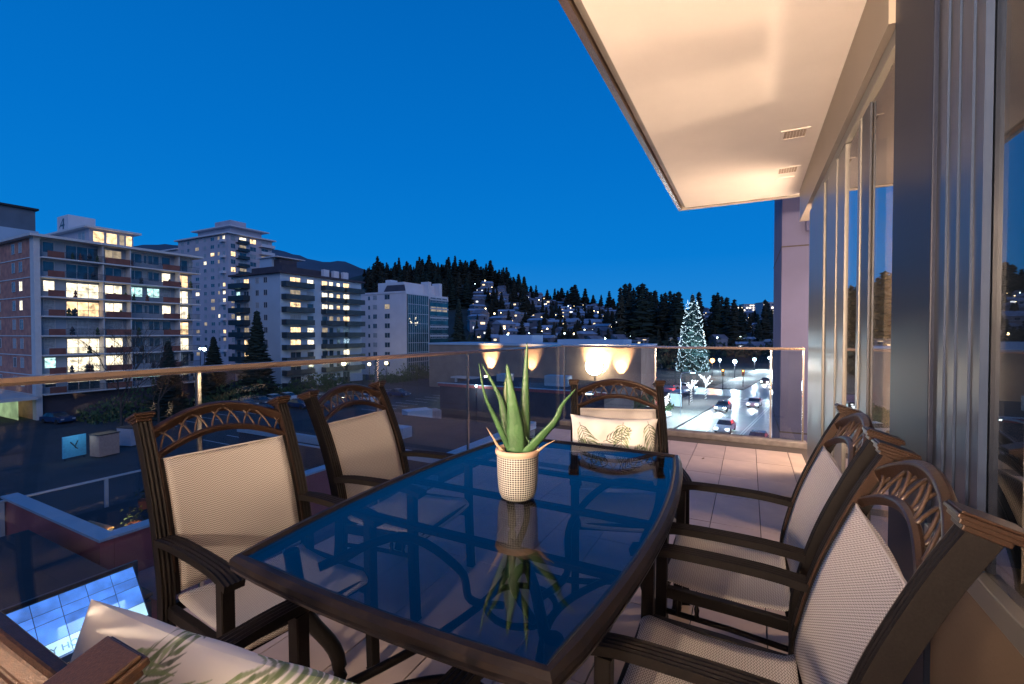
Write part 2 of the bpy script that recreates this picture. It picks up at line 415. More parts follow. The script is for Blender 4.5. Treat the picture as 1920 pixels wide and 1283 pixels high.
# neighbouring concrete wing past the end railing
o = MB().box(.43, 3.2, 8.0, 10.5, -11, 9).build('concrete_wing', M['concrete']); tag(o, 'tall lavender grey concrete wing past the end railing', 'building')
for z in (-3.0, -.2, 2.6):
    MB().box(.424, .429, 8.0, 10.5, z, z + .02).build('joint', M['grout'], o); MB().box(.43, 3.2, 7.994, 7.999, z, z + .02).build('joint', M['grout'], o)
o = MB().box(-.10, .10, -.08, 0, -.14, .14).build('junction_box', M['concrete'], None, (.83, 7.999, 2.95), bevel=.015); tag(o, 'small grey junction box high on the concrete wing', 'box')

# ------------------------------------------------------------------ chairs
def uvfaces(me, fn):
    uv = me.uv_layers.new(name='UVMap')
    for p in me.polygons:
        for li, vi in zip(p.loop_indices, p.vertices): uv.data[li].uv = fn(me.vertices[vi].co, vi)
def smoothpath(P, n=6):
    P = [Vector(p) for p in P]; out = []
    for i in range(len(P) - 1):
        p0 = P[max(i-1, 0)]; p1 = P[i]; p2 = P[i+1]; p3 = P[min(i+2, len(P)-1)]
        for k in range(n):
            t = k / n
            out.append(.5 * ((2*p1) + (-p0+p2)*t + (2*p0-5*p1+4*p2-p3)*t*t + (-p0+3*p1-3*p2+p3)*t**3))
    out.append(P[-1]); return out
BACK = smoothpath([(0, -.205, 0), (0, -.165, .18), (0, -.155, .38), (0, -.178, .52), (0, -.225, .68), (0, -.298, .855), (0, -.360, .975)], 5)
def back_at(z):
    for a, b in zip(BACK, BACK[1:]):
        if a.z <= z <= b.z: return a.y + (b.y - a.y) * (z - a.z) / (b.z - a.z)
    return BACK[-1].y
def ribbed(w, d, k=3):
    """rectangle profile with shallow reeds on top side"""
    p = [(-w/2, -d/2), (w/2, -d/2), (w/2, d/2)]
    st = w / (k * 2)
    for i in range(1, k * 2):
        p.append((w/2 - i*st, d/2 - (.0035 if i % 2 else 0)))
    p.append((-w/2, d/2)); return p
def make_chair(label):
    t = empty('patio_chair', label, 'chair')
    W = .262
    for sg in (-1, 1):
        m = MB(); m.sweep([Vector((sg*W, p.y, p.z)) for p in BACK], ribbed(.040, .050), up=(0, 1, 0))
        o = m.build('rear_post', M['bronze'], t, bevel=.0015, seg=1)
        # inner edge strip, paints the lit copper glint on the post
        m = MB(); pts = [Vector((sg*(W-.0225), p.y + .012, p.z)) for p in BACK if p.z > .44]
        m.sweep(pts, [(-.0025, -.012), (.0025, -.012), (.0025, .012), (-.0025, .012)], up=(0, 1, 0))
        m.build('edge_strip', M['copper'], o)
        c = MB()
        cy, cz = BACK[-1].y, BACK[-1].z
        for (hx, y0, y1, z0, z1) in ((.024, -.032, .032, -.004, .006), (.028, -.042, .040, .006, .015), (.033, -.050, .046, .015, .023), (.030, -.047, .043, .023, .028)):
            c.box(-hx, hx, y0, y1, z0, z1)
        o2 = c.build('post_cap', M['copper'], o, (sg*W, cy, cz), (R_(18), 0, 0), bevel=.002)
        # front leg up to the arm
        m = MB()
        m.sweep([(sg*W, .285, 0), (sg*W, .272, .28), (sg*W, .268, .570)], [(-.019,-.019),(.019,-.019),(.019,.019),(-.019,.019)], up=(0,1,0))
        m.build('leg', M['bronze'], t, bevel=.003)
        # arm
        ap = smoothpath([(sg*W, back_at(.58) + .02, .582), (sg*W, -.06, .594), (sg*W, .12, .597), (sg*W, .25, .592), (sg*W, .325, .574)], 4)
        m = MB(); m.sweep(ap, ribbed(.056, .024, 4)); m.build('arm', M['bronze'], t, bevel=.001, seg=1)
        # seat side rail, lower rail and balusters
        m = MB(); m.sweep([(sg*(W-.008), -.15, .340), (sg*(W-.008), .04, .348), (sg*(W-.008), .265, .353)], [(-.014,-.02),(.014,-.02),(.014,.02),(-.014,.02)])
        m.build('seat_rail', M['bronze'], t, bevel=.003)
        m = MB(); m.tube([(sg*W, -.155, .262), (sg*W, .05, .278), (sg*W, .27, .285)], .010, 8); st = m.build('stretcher', M['bronze'], t, smooth=True)
        for y in (.15, .215):
            b = MB(); b.lathe([(.006, .28), (.011, .288), (.007, .298), (.0095, .316), (.006, .328), (.006, .335)], 8, sg*W, y)
            b.build('baluster', M['bronze'], st, smooth=True)
    m = MB(); m.sweep([(-W+.02, .270, .347), (W-.02, .270, .347)], [(-.016,-.018),(.016,-.018),(.016,.018),(-.016,.018)])
    m.build('seat_rail', M['bronze'], t, bevel=.003)
    m = MB(); m.sweep([(-W+.02, back_at(.345), .345), (W-.02, back_at(.345), .345)], [(-.013,-.015),(.013,-.015),(.013,.015),(-.013,.015)])
    m.build('seat_rail', M['bronze'], t)
    m = MB(); m.tube([(-W, -.167, .16), (W, -.167, .16)], .010, 8); m.build('stretcher', M['bronze'], t, smooth=True)
    # arched crest rails
    def arch(z0, z1, n=20, ww_=W - .018):
        out = []
        for i in range(n + 1):
            u = -1 + 2 * i / n; z = z0 + (z1 - z0) * (math.cos(u * PI * .5) ** .9 if abs(u) < 1 else 0)
            out.append(Vector((u * ww_, back_at(min(z, .974)) if z < .975 else BACK[-1].y - (z-.975)*.45, z)))
        return out
    top = arch(.925, .998); low = arch(.845, .915)
    prof = [(-.013,-.019),(.013,-.019),(.013,-.008),(.009,-.004),(.013,0),(.013,.014),(.008,.019),(-.008,.019),(-.013,.014)]
    cr_ = MB(); cr_.sweep(top, prof, up=(0, .38, 1)); cr_ = cr_.build('crest_rail', M['copper'], t, bevel=.0015, seg=1)
    m = MB(); m.sweep(low, [(-.010,-.011),(.010,-.011),(.010,.009),(.005,.012),(-.005,.012),(-.010,.009)], up=(0, .38, 1)); m.build('lower_rail', M['copper'], t, bevel=.001, seg=1)
    # interlaced hoops between the rails
    N = 20
    def interp(P, u):
        k = min(max(u, 0), .9999) * (len(P) - 1); i = int(k); return P[i].lerp(P[i+1], k - i)
    K = 8; wd = 1.0 / K
    for k in range(-1, K + 1):
        u0 = (k - .15) * wd; u1 = (k + 1.65) * wd
        pts = []
        for i in range(15):
            a = i / 14; u = u0 + (u1 - u0) * a
            if u < 0.0 or u > 1.0: continue
            h = math.sin(PI * a) ** .75
            p = interp(low, u).lerp(interp(top, u), .06 + .86 * h); p.y += (.004 if k % 2 else -.004)
            pts.append(p)
        if len(pts) > 3:
            m = MB(); m.tube(pts, .0042, 6, up=(0, 1, .1)); m.build('lattice_hoop', M['lead'], cr_, smooth=True)
    # slings
    def sling(name, rows, sag):
        m = MB(); nx = 12; L = 0; uvs = []; prev = None
        for j, (y, z) in enumerate(rows):
            if prev: L += math.hypot(y - prev[0], z - prev[1])
            prev = (y, z)
            for i in range(nx + 1):
                u = -1 + 2 * i / nx; s_ = sag * (1 - u * u)
                if name == 'seat': v = (u * (W - .028), y, z - s_)
                else: v = (u * (W - .028), y - s_, z)
                m.v.append(v); uvs.append((u * (W - .028), L))
        for j in range(len(rows) - 1):
            for i in range(nx):
                a = j * (nx + 1) + i; m.face((a, a + 1, a + nx + 2, a + nx + 1))
        o = m.build(name, M['sling'], t, smooth=True); uvfaces(o.data, lambda co, vi: uvs[vi])
        sd = o.modifiers.new('thick', 'SOLIDIFY'); sd.thickness = .003
        return o
    srows = [(back_at(.39) + .012, .388)] + [(-.12 + .38 * i / 10, .374 - .012 * math.sin(PI * i / 10) + .010 * (i / 10)) for i in range(11)] + [(.278, .374), (.290, .358), (.286, .344)]
    sling('seat', srows, .012)
    brows = [(back_at(z) + .014, z) for z in [.395 + (.84 - .395) * i / 12 for i in range(13)]]
    sling('backrest', brows, .014)
    # sling rails of the back
    for sg in (-1, 1):
        m = MB(); m.sweep([Vector((sg*(W-.030), back_at(z) + .006, z)) for z in [.39 + (.84 - .39) * i / 8 for i in range(9)]], [(-.007,-.012),(.007,-.012),(.007,.012),(-.007,.012)], up=(0, 1, 0))
        m.build('back_rail', M['bronze'], t)
    m = MB(); m.tube([(-W+.03, back_at(.84) + .012, .84), (W-.03, back_at(.84) + .012, .84)], .004, 6)
    m.build('top_hem', M['sling'], t)
    return t
chairs = [
    ((-1.60, 1.075), -96, 'nearest empty patio chair on the left, its back to the side railing, tall tan sling'),
    ((-1.64, 1.86), -86, 'patio chair at the far left of the table, empty, beside the side railing'),
    ((-.61, 2.49), 200.5, 'patio chair at the far head of the table holding the upright leaf cushion'),
    ((-.007, 1.99), 90, 'farther of two patio chairs on the right against the window wall'),
    ((-.02, 1.274), 90, 'nearer right patio chair with lit copper crest and post caps, beside the blinds'),
    ((-.775, .525), 1, 'patio chair at the near head of the table, cropped at lower left, with cushion')]
base = make_chair(chairs[0][2])
for i, ((x, y), rz, lab) in enumerate(chairs):
    o = base if i == 0 else copy_tree(base)
    o.location = (x, y, 0); o.rotation_euler = (0, 0, R_(rz)); o['label'] = lab; o['group'] = 'patio chairs round the glass table'

# ------------------------------------------------------------------ table
TX, TY = -.745, 1.505
table = empty('dining_table', 'long glass topped patio table with dark bronze frame and bowed sides', 'table', (TX, TY, 0))
HL = .805
def outline(inset=0, n=16):
    hw = lambda v: .462 + .068 * (1 - v * v)
    P = []
    def side_pts(sx_):
        out = []
        for i in range(n + 1):
            v = -1 + 2 * i / n; out.append((sx_ * (hw(v) - inset), v * (HL - inset)))
        return out
    a = side_pts(1); b = side_pts(-1)[::-1]
    # short ends bow slightly
    e1 = [(a[-1][0] + (b[0][0] - a[-1][0]) * k / 8, (HL - inset) + .018 * math.sin(PI * k / 8)) for k in range(1, 8)]
    e2 = [(b[-1][0] + (a[0][0] - b[-1][0]) * k / 8, -(HL - inset) - .018 * math.sin(PI * k / 8)) for k in range(1, 8)]
    return a + e1 + b + e2
ol = outline(.022)
m = MB(); m.sweep([(x, y, .700) for x, y in ol], [(-.022,-.020),(.020,-.020),(.022,-.012),(.016,-.008),(.024,-.002),(.022,.010),(.010,.019),(-.004,.020),(-.012,.013),(-.022,.010)], closed=True, cap=False)
M['rim'] = mat('table_rim', (.013, .010, .010), .30, 0, 0, 30, .05, 300, c2=(.006, .006, .008), spec=.10)
rim = m.build('rim', M['rim'], table)
gl = outline(.030); m = MB(); n = len(gl)
m.v = [(x, y, .712) for x, y in gl] + [(x, y, .705) for x, y in gl]
m.face(range(n)); m.face([n + i for i in range(n)][::-1])
m.build('tabletop', M['glass_table'], table)
for sx_ in (-1, 1):
    for sy in (-1, 1):
        m = MB()
        p = smoothpath([(sx_*.40, sy*.66, .685), (sx_*.385, sy*.63, .50), (sx_*.33, sy*.56, .34), (sx_*.34, sy*.57, .16), (sx_*.40, sy*.64, 0)], 6)
        m.tube(p, .021, 10); lg = m.build('leg', M['bronze'], table, smooth=True)
        m = MB(); m.lathe([(.03, 0), (.032, .012), (.022, .03)], 14, sx_*.40, sy*.64); m.build('foot', M['bronze'], lg, smooth=True)
        # scroll brace from leg to the middle
        m = MB(); p = smoothpath([(sx_*.36, sy*.60, .62), (sx_*.22, sy*.40, .66), (sx_*.10, sy*.26, .52), (sx_*.12, sy*.16, .36), (sx_*.05, sy*.05, .30)], 6)
        m.tube(p, .014, 8); m.build('brace', M['bronze'], table, smooth=True)
for sg in (-1, 1):
    m = MB(); m.tube(smoothpath([(sg*.335, -.565, .24), (sg*.20, -.30, .27), (sg*.13, 0, .29), (sg*.20, .30, .27), (sg*.335, .565, .24)], 6), .014, 8)
    m.build('stretcher', M['bronze'], table, smooth=True)
    m = MB(); m.tube(smoothpath([(-.345, sg*.575, .19), (-.15, sg*.40, .22), (0, sg*.34, .23), (.15, sg*.40, .22), (.345, sg*.575, .19)], 6), .013, 8)
    m.build('stretcher', M['bronze'], table, smooth=True)
m = MB(); m.tube([(.13*math.cos(a*PI/12), .13*math.sin(a*PI/12), .29) for a in range(24)], .012, 8, closed=True); m.build('ring', M['bronze'], table, smooth=True)
for y in (-.36, 0.0, .36):
    m = MB(); m.box(-.50, .50, y - .016, y + .016, .672, .690); m.build('cross_bar', M['bronze'], table, bevel=.003)

# ------------------------------------------------------------------ potted aloe
pot = empty('potted_aloe', 'aloe with long green blades in a black and cream checked pot on the table', 'plant', (-.735, 1.455, .7125))
def pot_mat():
    m, nt, b = newmat('checked_ceramic'); b.inputs['Roughness'].default_value = .5
    uv = nt.nodes.new('ShaderNodeUVMap'); uv.uv_map = 'UVMap'
    br = nt.nodes.new('ShaderNodeTexBrick'); br.offset = 0; br.inputs['Scale'].default_value = 1
    br.inputs['Brick Width'].default_value = .0094; br.inputs['Row Height'].default_value = .0078; br.inputs['Mortar Size'].default_value = .00115
    br.inputs['Color1'].default_value = (.018, .018, .02, 1); br.inputs['Color2'].default_value = (.03, .03, .03, 1); br.inputs['Mortar'].default_value = (.50, .50, .46, 1)
    br.inputs['Mortar Smooth'].default_value = .2
    nt.links.new(uv.outputs[0], br.inputs['Vector']); nt.links.new(br.outputs[0], b.inputs['Base Color'])
    return m
M['pot'] = pot_mat(); M['rim_clay'] = mat('clay_rim', (.52, .36, .26), .55, 0, .1, 30); M['soil'] = mat('soil', (.05, .035, .02), .95, 0, .4, 90, .8, 120)
prof = [(.050, 0), (.060, .006), (.067, .022), (.071, .05), (.0735, .10), (.0745, .158)]
m = MB(); nn = 64
for j, (r, z) in enumerate(prof):
    for i in range(nn + 1): m.v.append((r*math.cos(2*PI*i/nn), r*math.sin(2*PI*i/nn), z))
for j in range(len(prof)-1):
    for i in range(nn): a = j*(nn+1)+i; m.face((a, a+1, a+nn+2, a+nn+1))
o = m.build('pot', M['pot'], pot, smooth=True)
uvfaces(o.data, lambda co, vi: ((vi % (nn+1)) / nn * .47, co.z))
MB().lathe([(.0745, .156), (.079, .160), (.081, .168), (.079, .176), (.073, .178), (.068, .174), (.066, .160)], 48, cap0=False, cap1=False).build('pot_rim', M['rim_clay'], pot, smooth=True)
MB().lathe([(.067, .158), (.03, .166), (.001, .168)], 24, cap0=False).build('soil', M['soil'], pot, smooth=True)
M['aloe'] = mat('aloe_leaf', (.050, .13, .045), .42, 0, 0, 14, .3, 90, c2=(.028, .075, .028), coat=.15)
M['aloe2'] = mat('aloe_leaf_dark', (.05, .085, .02), .42, 0, .3, 9)
M['deadleaf'] = mat('aloe_leaf_dry', (.42, .30, .20), .7, 0, .2, 30)
rv = Vector((math.cos(R_(27.5)), math.sin(R_(27.5)), 0)); fv = Vector((-math.sin(R_(27.5)), math.cos(R_(27.5)), 0))
def blade(pts, wid, thick, mm, twist=0):
    """pts: (right, up, toward-camera) in metres from the pot centre top"""
    P = smoothpath([rv * a + Vector((0, 0, b + .165)) - fv * c for a, b, c in pts], 7); m = MB(); N = len(P); k = 8
    for i, p in enumerate(P):
        t = (P[min(i+1, N-1)] - P[max(i-1, 0)]).normalized(); s = t.cross(fv); s.normalize()
        s = (Matrix.Rotation(twist, 3, t) @ s); u = s.cross(t).normalized()
        a = i / (N - 1); w_ = wid * ((1 - a) ** .62) * (.82 + .5 * min(a * 4, 1) * (1 - a) + .10); w_ = max(w_, .0012); th = thick * (1 - a) ** .6 + .0008
        # channelled cross-section: flat-hollow inner face, rounded outer
        for q, (x, y) in enumerate([(-1, .25), (-.5, -.15), (0, -.30), (.5, -.15), (1, .25), (.6, .75), (0, 1.0), (-.6, .75)]):
            m.v.append(tuple(p + s * (x * w_ / 2) - u * (y * th)))
    for i in range(N - 1):
        for q in range(k): r = (q+1) % k; m.face((i*k+q, i*k+r, (i+1)*k+r, (i+1)*k+q))
    m.face(range(k)); m.face([(N-1)*k+q for q in range(k)][::-1])
    return m.build('leaf', mm, pot, smooth=True)
u_ = .00191
def L(pts, wid, th, mm, tw=0):   # pts in photograph units around the pot mouth
    blade([((x - 970) * u_, (838 - y) * u_, c) for x, y, c in pts], wid * u_, th, mm, tw)
L([(968, 845, .012), (966, 790, .02), (959, 735, .03), (950, 672, .03)], 33, .012, M['aloe'])
L([(978, 842, -.012), (983, 780, -.012), (985, 710, -.012), (988, 633, -.005)], 23, .010, M['aloe'])
L([(960, 842, -.01), (945, 775, -.02), (935, 735, -.02), (902, 674, -.02)], 17, .008, M['aloe'])
L([(958, 842, .01), (928, 772, .03), (910, 730, .04), (899, 670, .045)], 10, .006, M['aloe'])
L([(982, 842, .012), (1005, 815, .03), (1038, 775, .05), (1052, 745, .05), (1076, 718, .045)], 17, .008, M['aloe'], .3)
L([(960, 842, -.02), (952, 790, -.03), (948, 730, -.04), (951, 690, -.04)], 20, .008, M['aloe2'])
L([(984, 842, .02), (992, 822, .025), (985, 808, .02)], 5, .004, M['aloe'])
L([(955, 846, .02), (935, 825, .035), (925, 808, .04), (913, 788, .045)], 6, .003, M['deadleaf'])
L([(990, 846, .02), (1008, 832, .035), (1022, 820, .045), (1038, 811, .05)], 8, .003, M['deadleaf'], .6)
L([(980, 846, -.02), (1000, 828, -.03), (1020, 815, -.035), (1030, 808, -.04)], 6, .003, M['deadleaf'])
# ------------------------------------------------------------------ cushions with palm leaf print
def cushion_mesh(seed, W=.50, H=.34, T=.13, nx=300, ny=210, holes=()):
    rnd = random.Random(seed)
    import numpy as np
    img = np.ones((ny + 1, nx + 1, 3), dtype=np.float32) * np.array([.80, .77, .70], dtype=np.float32)
    yy, xx = np.mgrid[0:ny+1, 0:nx+1]; X = (xx / nx - .5) * W; Y = (yy / ny - .5) * H
    def stroke(x0, y0, x1, y1, w0, w1, c, al=.9):
        dx, dy = x1 - x0, y1 - y0; L2 = dx*dx + dy*dy + 1e-9
        t = np.clip(((X - x0)*dx + (Y - y0)*dy) / L2, 0, 1)
        d = np.hypot(X - x0 - t*dx, Y - y0 - t*dy); w = w0 + (w1 - w0)*t
        a = np.clip((w - d) / .0012 + .5, 0, 1)[..., None] * al
        img[:] = img * (1 - a) + np.array(c, dtype=np.float32) * a
    cols = [(.10, .15, .06), (.20, .28, .12), (.06, .08, .05), (.30, .38, .20)]
    def frond(x, y, ang, ln, n, c):
        px, py = x, y; a = ang; bend = rnd.uniform(-.9, .9)
        for i in range(n):
            qx, qy = px + math.cos(a)*ln/n, py + math.sin(a)*ln/n
            stroke(px, py, qx, qy, .0016, .0012, cols[2], .9)
            t = (i + 1) / n; l = ln * .34 * math.sin(PI * (.15 + .8*t)) + .008
            for sg in (-1, 1):
                b = a + sg * (.95 - .35*t) + rnd.uniform(-.1, .1)
                mx_, my_ = qx + math.cos(b)*l*.55, qy + math.sin(b)*l*.55
                b2 = b - sg * .35
                ex, ey = mx_ + math.cos(b2)*l*.5, my_ + math.sin(b2)*l*.5
                cc = c if rnd.random() < .7 else cols[rnd.randrange(4)]
                stroke(qx, qy, mx_, my_, .0016, .0040, cc, .85); stroke(mx_, my_, ex, ey, .0040, .0006, cc, .85)
            a += bend / n; px, py = qx, qy
    for (x, y, a, l, n, ci) in holes: frond(x, y, a, l, n, cols[ci])
    V = []; 
    for side_ in (1, -1):
        for j in range(ny + 1):
            for i in range(nx + 1):
                u = -1 + 2*i/nx; v = -1 + 2*j/ny
                # pinched corners, sagging edges
                ex = 1 - .07 * (1 - v*v) * abs(u)**3 ; ey = 1 - .09 * (1 - u*u) * abs(v)**3
                th = T/2 * ((1 - u**4) ** .55) * ((1 - v**4) ** .55) if abs(u) < 1 and abs(v) < 1 else 0
                th *= 1 + .05*math.sin(9*u + seed) * math.cos(7*v)
                V.append((u*W/2*ex, v*H/2*ey, side_*th))
    F = []; n0 = (nx+1)*(ny+1)
    for j in range(ny):
        for i in range(nx):
            a = j*(nx+1)+i; F.append((a, a+1, a+nx+2, a+nx+1)); b = a + n0; F.append((b, b+nx+1, b+nx+2, b+1))
    me = bpy.data.meshes.new('cushion'); me.from_pydata(V, [], F)
    for p in me.polygons: p.use_smooth = True
    ca = me.color_attributes.new('print', 'FLOAT_COLOR', 'POINT')
    flat = np.concatenate([img.reshape(-1, 3), img.reshape(-1, 3)]); flat = np.concatenate([flat, np.ones((len(flat), 1), np.float32)], 1)
    ca.data.foreach_set('color', flat.astype(np.float32).ravel())
    return me
m, nt_, b_n = newmat('leaf_print_cotton'); b_n.inputs['Roughness'].default_value = .85
a_ = nt_.nodes.new('ShaderNodeVertexColor'); a_.layer_name = 'print'; nt_.links.new(a_.outputs[0], b_n.inputs['Base Color'])
tn = nt_.nodes.new('ShaderNodeTexNoise'); tn.inputs['Scale'].default_value = 14; tcn = nt_.nodes.new('ShaderNodeTexCoord'); nt_.links.new(tcn.outputs['Object'], tn.inputs['Vector'])
bp_ = nt_.nodes.new('ShaderNodeBump'); bp_.inputs['Strength'].default_value = .5; bp_.inputs['Distance'].default_value = .012
nt_.links.new(tn.outputs[0], bp_.inputs['Height']); nt_.links.new(bp_.outputs[0], b_n.inputs['Normal'])
M['cushion'] = m
fr1 = [(-.20, -.12, 1.25, .24, 15, 0), (-.02, .12, -2.6, .22, 14, 2), (.05, -.14, 1.7, .22, 14, 1), (.19, -.15, 1.35, .27, 16, 0), (.02, .15, -.5, .20, 12, 2), (-.14, .15, -.9, .16, 10, 1), (-.06, -.02, -.4, .16, 9, 2), (.24, .10, -2.4, .12, 8, 0)]
fr2 = [(-.21, .03, .45, .22, 14, 0), (-.15, .17, -.35, .20, 12, 1), (-.10, .06, .3, .26, 15, 3), (.02, .17, -.15, .22, 13, 0), (.02, .10, -.25, .24, 14, 1), (-.08, .00, .15, .30, 16, 0), (.0, -.16, .7, .30, 16, 3), (.22, -.10, 1.9, .24, 14, 1), (-.2, -.12, .8, .2, 12, 0), (.10, -.02, .2, .16, 10, 2), (-.05, .14, .0, .18, 12, 3)]
c1 = cushion_mesh(1, .50, .33, .13, holes=fr1); c1.materials.append(M['cushion'])
c2 = cushion_mesh(2, .50, .40, .15, holes=fr2); c2.materials.append(M['cushion'])
# far cushion leans on the back of chair C
Cc = Matrix.Translation((-.61, 2.49, 0)) @ Matrix.Rotation(R_(200.5), 4, 'Z')
o = link('cushion', c1); o.matrix_world = Cc @ Matrix.Translation((.04, -.125, .655)) @ Matrix.Rotation(R_(-78-180), 4, 'X') @ Matrix.Rotation(R_(182), 4, 'Z')
tag(o, 'cream cushion with green palm fronds leaning upright on the far head chair', 'cushion')
eu = Vector((.40, .175, -.115)).normalized(); ev = Vector((.10, .16, .97)); ev = (ev - eu * ev.dot(eu)).normalized(); en = eu.cross(ev)
o = link('cushion', c2); Mx = Matrix((eu, ev, en)).transposed().to_4x4(); Mx.translation = Vector((-1.02, .36, .835)) + eu * .25 - ev * .20
o.matrix_world = Mx
tag(o, 'cream cushion with green palm fronds standing on the near head chair at the bottom left', 'cushion')

# ================================================================== THE TOWN
GZ = -11.0
M['ground'] = mat('dark_ground', (.035, .037, .040), .9, 0, .3, .05, .3, 3)
M['asphalt'] = mat('asphalt', (.040, .042, .046), .8, 0, .25, .4, .3, 9)
M['road'] = mat('damp_road', (.17, .19, .20), .30, 0, .2, .5, .2, 8)
M['pavement'] = mat('pavement_slabs', (.22, .21, .19), .7, 0, .12, 1.2, .2, 5)
M['linewhite'] = mat('road_paint', (.75, .76, .74), .5, 0, .1, 2)
M['brick'] = mat('orange_brick', (.58, .25, .17), .85, 0, 0, 1.2, .2, 10, c2=(.34, .15, .12))
M['slab'] = mat('pale_slab', (.58, .56, .54), .8, 0, .06, 1)
M['render_blue'] = mat('pale_render', (.40, .50, .58), .85, 0, .05, .3)
M['render_lilac'] = mat('lilac_grey_render', (.46, .42, .46), .85, 0, .08, .3)
M['render_white'] = mat('white_render', (.62, .60, .62), .85, 0, .05, .4)
M['balc'] = mat('dark_balcony_panel', (.035, .055, .065), .5, .2, .2, 1)
M['balc_red'] = mat('red_brown_panel', (.20, .075, .055), .8, 0, .2, 1)
M['darkwall'] = mat('dark_stucco', (.060, .052, .065), .85, 0, .15, .5)
M['plumwall'] = mat('plum_wall', (.34, .085, .08), .85, 0, .15, .8)
M['roofdark'] = mat('tar_roof', (.030, .032, .036), .9, 0, .2, .6)
M['cope'] = mat('metal_coping', (.45, .50, .55), .4, .3, .05, 2)
M['frame_w'] = mat('window_frame_pale', (.45, .45, .46), .6)
M['pane_dark'] = mat('dark_pane', (.045, .085, .11), .15, .25, .45, .9, spec=.8)
M['pane_curt'] = mat('curtained_pane', (.28, .32, .34), .5, 0, .25, 3)
M['pane_teal'] = mat('teal_curtain_glass', (.035, .10, .11), .12, .3, .4, .4, spec=.9)
M['lit_warm'] = emis('lit_room_warm', (1, .66, .33), 2.0, .85, 1.0)
M['lit_white'] = emis('lit_room_white', (1, .86, .60), 2.0, .8, 1.1)
M['lit_cool'] = emis('lit_room_cool', (.55, .95, .90), 1.5, .85, 2.2)
M['lit_dim'] = emis('lit_room_dim', (.9, .7, .45), .45, .6, 1.2)
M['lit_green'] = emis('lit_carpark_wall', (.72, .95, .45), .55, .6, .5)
M['bulb_warm'] = emis('bulb_warm', (1, .74, .36), 14)
M['bulb_cool'] = emis('bulb_cool', (.72, .98, 1), 16)
M['bulb_orange'] = emis('bulb_orange', (1, .36, .08), 14)
M['fairy'] = emis('fairy_light', (.62, .86, 1), 2.6)
M['fairy_w'] = emis('fairy_light_white', (.95, .98, 1), 3.2)
M['needle'] = mat('conifer_needles', (.022, .038, .026), .9, 0, .35, .8)
M['needle2'] = mat('conifer_needles_brown', (.035, .036, .022), .9, 0, .35, .8)
M['bark'] = mat('bark', (.07, .052, .04), .9, 0, .3, 6)
M['bush'] = mat('bush_leaves', (.045, .085, .03), .85, 0, .4, 3)

# ---- ground
g = MB(); n = 24
g.v = [(0, 0, GZ)]; 
rings = [6, 40, 120, 300, 800, 2500, 7000]
for rr in rings:
    for i in range(n): g.v.append((rr*math.cos(2*PI*i/n), rr*math.sin(2*PI*i/n), GZ - (0 if rr < 900 else 2)))
for i in range(n): g.face((0, 1+i, 1+(i+1) % n))
for j in range(len(rings)-1):
    for i in range(n): a = 1+j*n; g.face((a+i, a+n+i, a+n+(i+1) % n, a+(i+1) % n))
tag(g.build('ground', M['ground']), kind='structure')

def pk(pts, x):
    for (a, b), (c, d) in zip(pts, pts[1:]):
        if a <= x <= c: return b + (d - b) * (x - a) / (c - a)
    return pts[0][1] if x < pts[0][0] else pts[-1][1]
# ---- wooded hill with houses: skyline heights known by bearing
SKY = [(-300, 540), (400, 540), (640, 528), (690, 512), (760, 508), (860, 508), (905, 512), (950, 528), (985, 552), (1040, 566), (1100, 574), (1160, 578), (1300, 582), (1480, 590), (2300, 600)]
D0, D1 = 185, 560
def hill_z(px, d):
    # sky line terrain elevation at the crest, easing up from the flat
    crest = zat(pk(SKY, px), D1)
    t = min(max((d - D0) / (D1 - D0), 0), 1); s_ = t ** 1.25
    if d > D1: return crest - (d - D1) * .12
    return GZ + .2 + (crest - GZ) * s_
hm = MB(); pxs = list(range(-400, 2400, 28)); ds = [D0 - 15 + k * 13 for k in range(36)] + [640, 760]
for px in pxs:
    for d in ds:
        x, y = at(px, d); z = hill_z(px, d) if d >= D0 else GZ - .5
        hm.v.append((x, y, z + 1.2 * math.sin(x*.07) * math.cos(y*.05) * min(1, max(0, (d-D0)/100))))
K = len(ds)
for i in range(len(pxs)-1):
    for j in range(K-1): hm.face((i*K+j, (i+1)*K+j, (i+1)*K+j+1, i*K+j+1))
M['hill'] = mat('hill_ground', (.020, .026, .022), .95, 0, .4, .05)
tag(hm.build('hill', M['hill'], smooth=True), kind='structure')
# ---- far mountain on the left
MR = [(-500, 500), (100, 470), (250, 462), (300, 458), (380, 465), (480, 468), (520, 470), (560, 479), (605, 492), (625, 489), (650, 490), (680, 503), (720, 516), (800, 560), (900, 620)]
mm_ = MB(); mp = list(range(-500, 905, 14)); md_ = [1500, 1800, 2150, 2500, 2650, 3000]
rnd = random.Random(3)
for px in mp:
    for k, d in enumerate(md_):
        x, y = at(px, d); zt = zat(pk(MR, px), 2500)
        f_ = [0, .38, .72, 1, .97, .6][k]; z = GZ - 20 + (zt - GZ + 20) * f_ + rnd.uniform(-7, 7) * (0 if k in (0,) else 1)
        mm_.v.append((x, y, z))
K = len(md_)
for i in range(len(mp)-1):
    for j in range(K-1): mm_.face((i*K+j, (i+1)*K+j, (i+1)*K+j+1, i*K+j+1))
M['mount'] = mat('far_mountain', (.06, .075, .10), 1, 0, .3, .003)
tag(mm_.build('mountain', M['mount'], smooth=True), kind='structure')

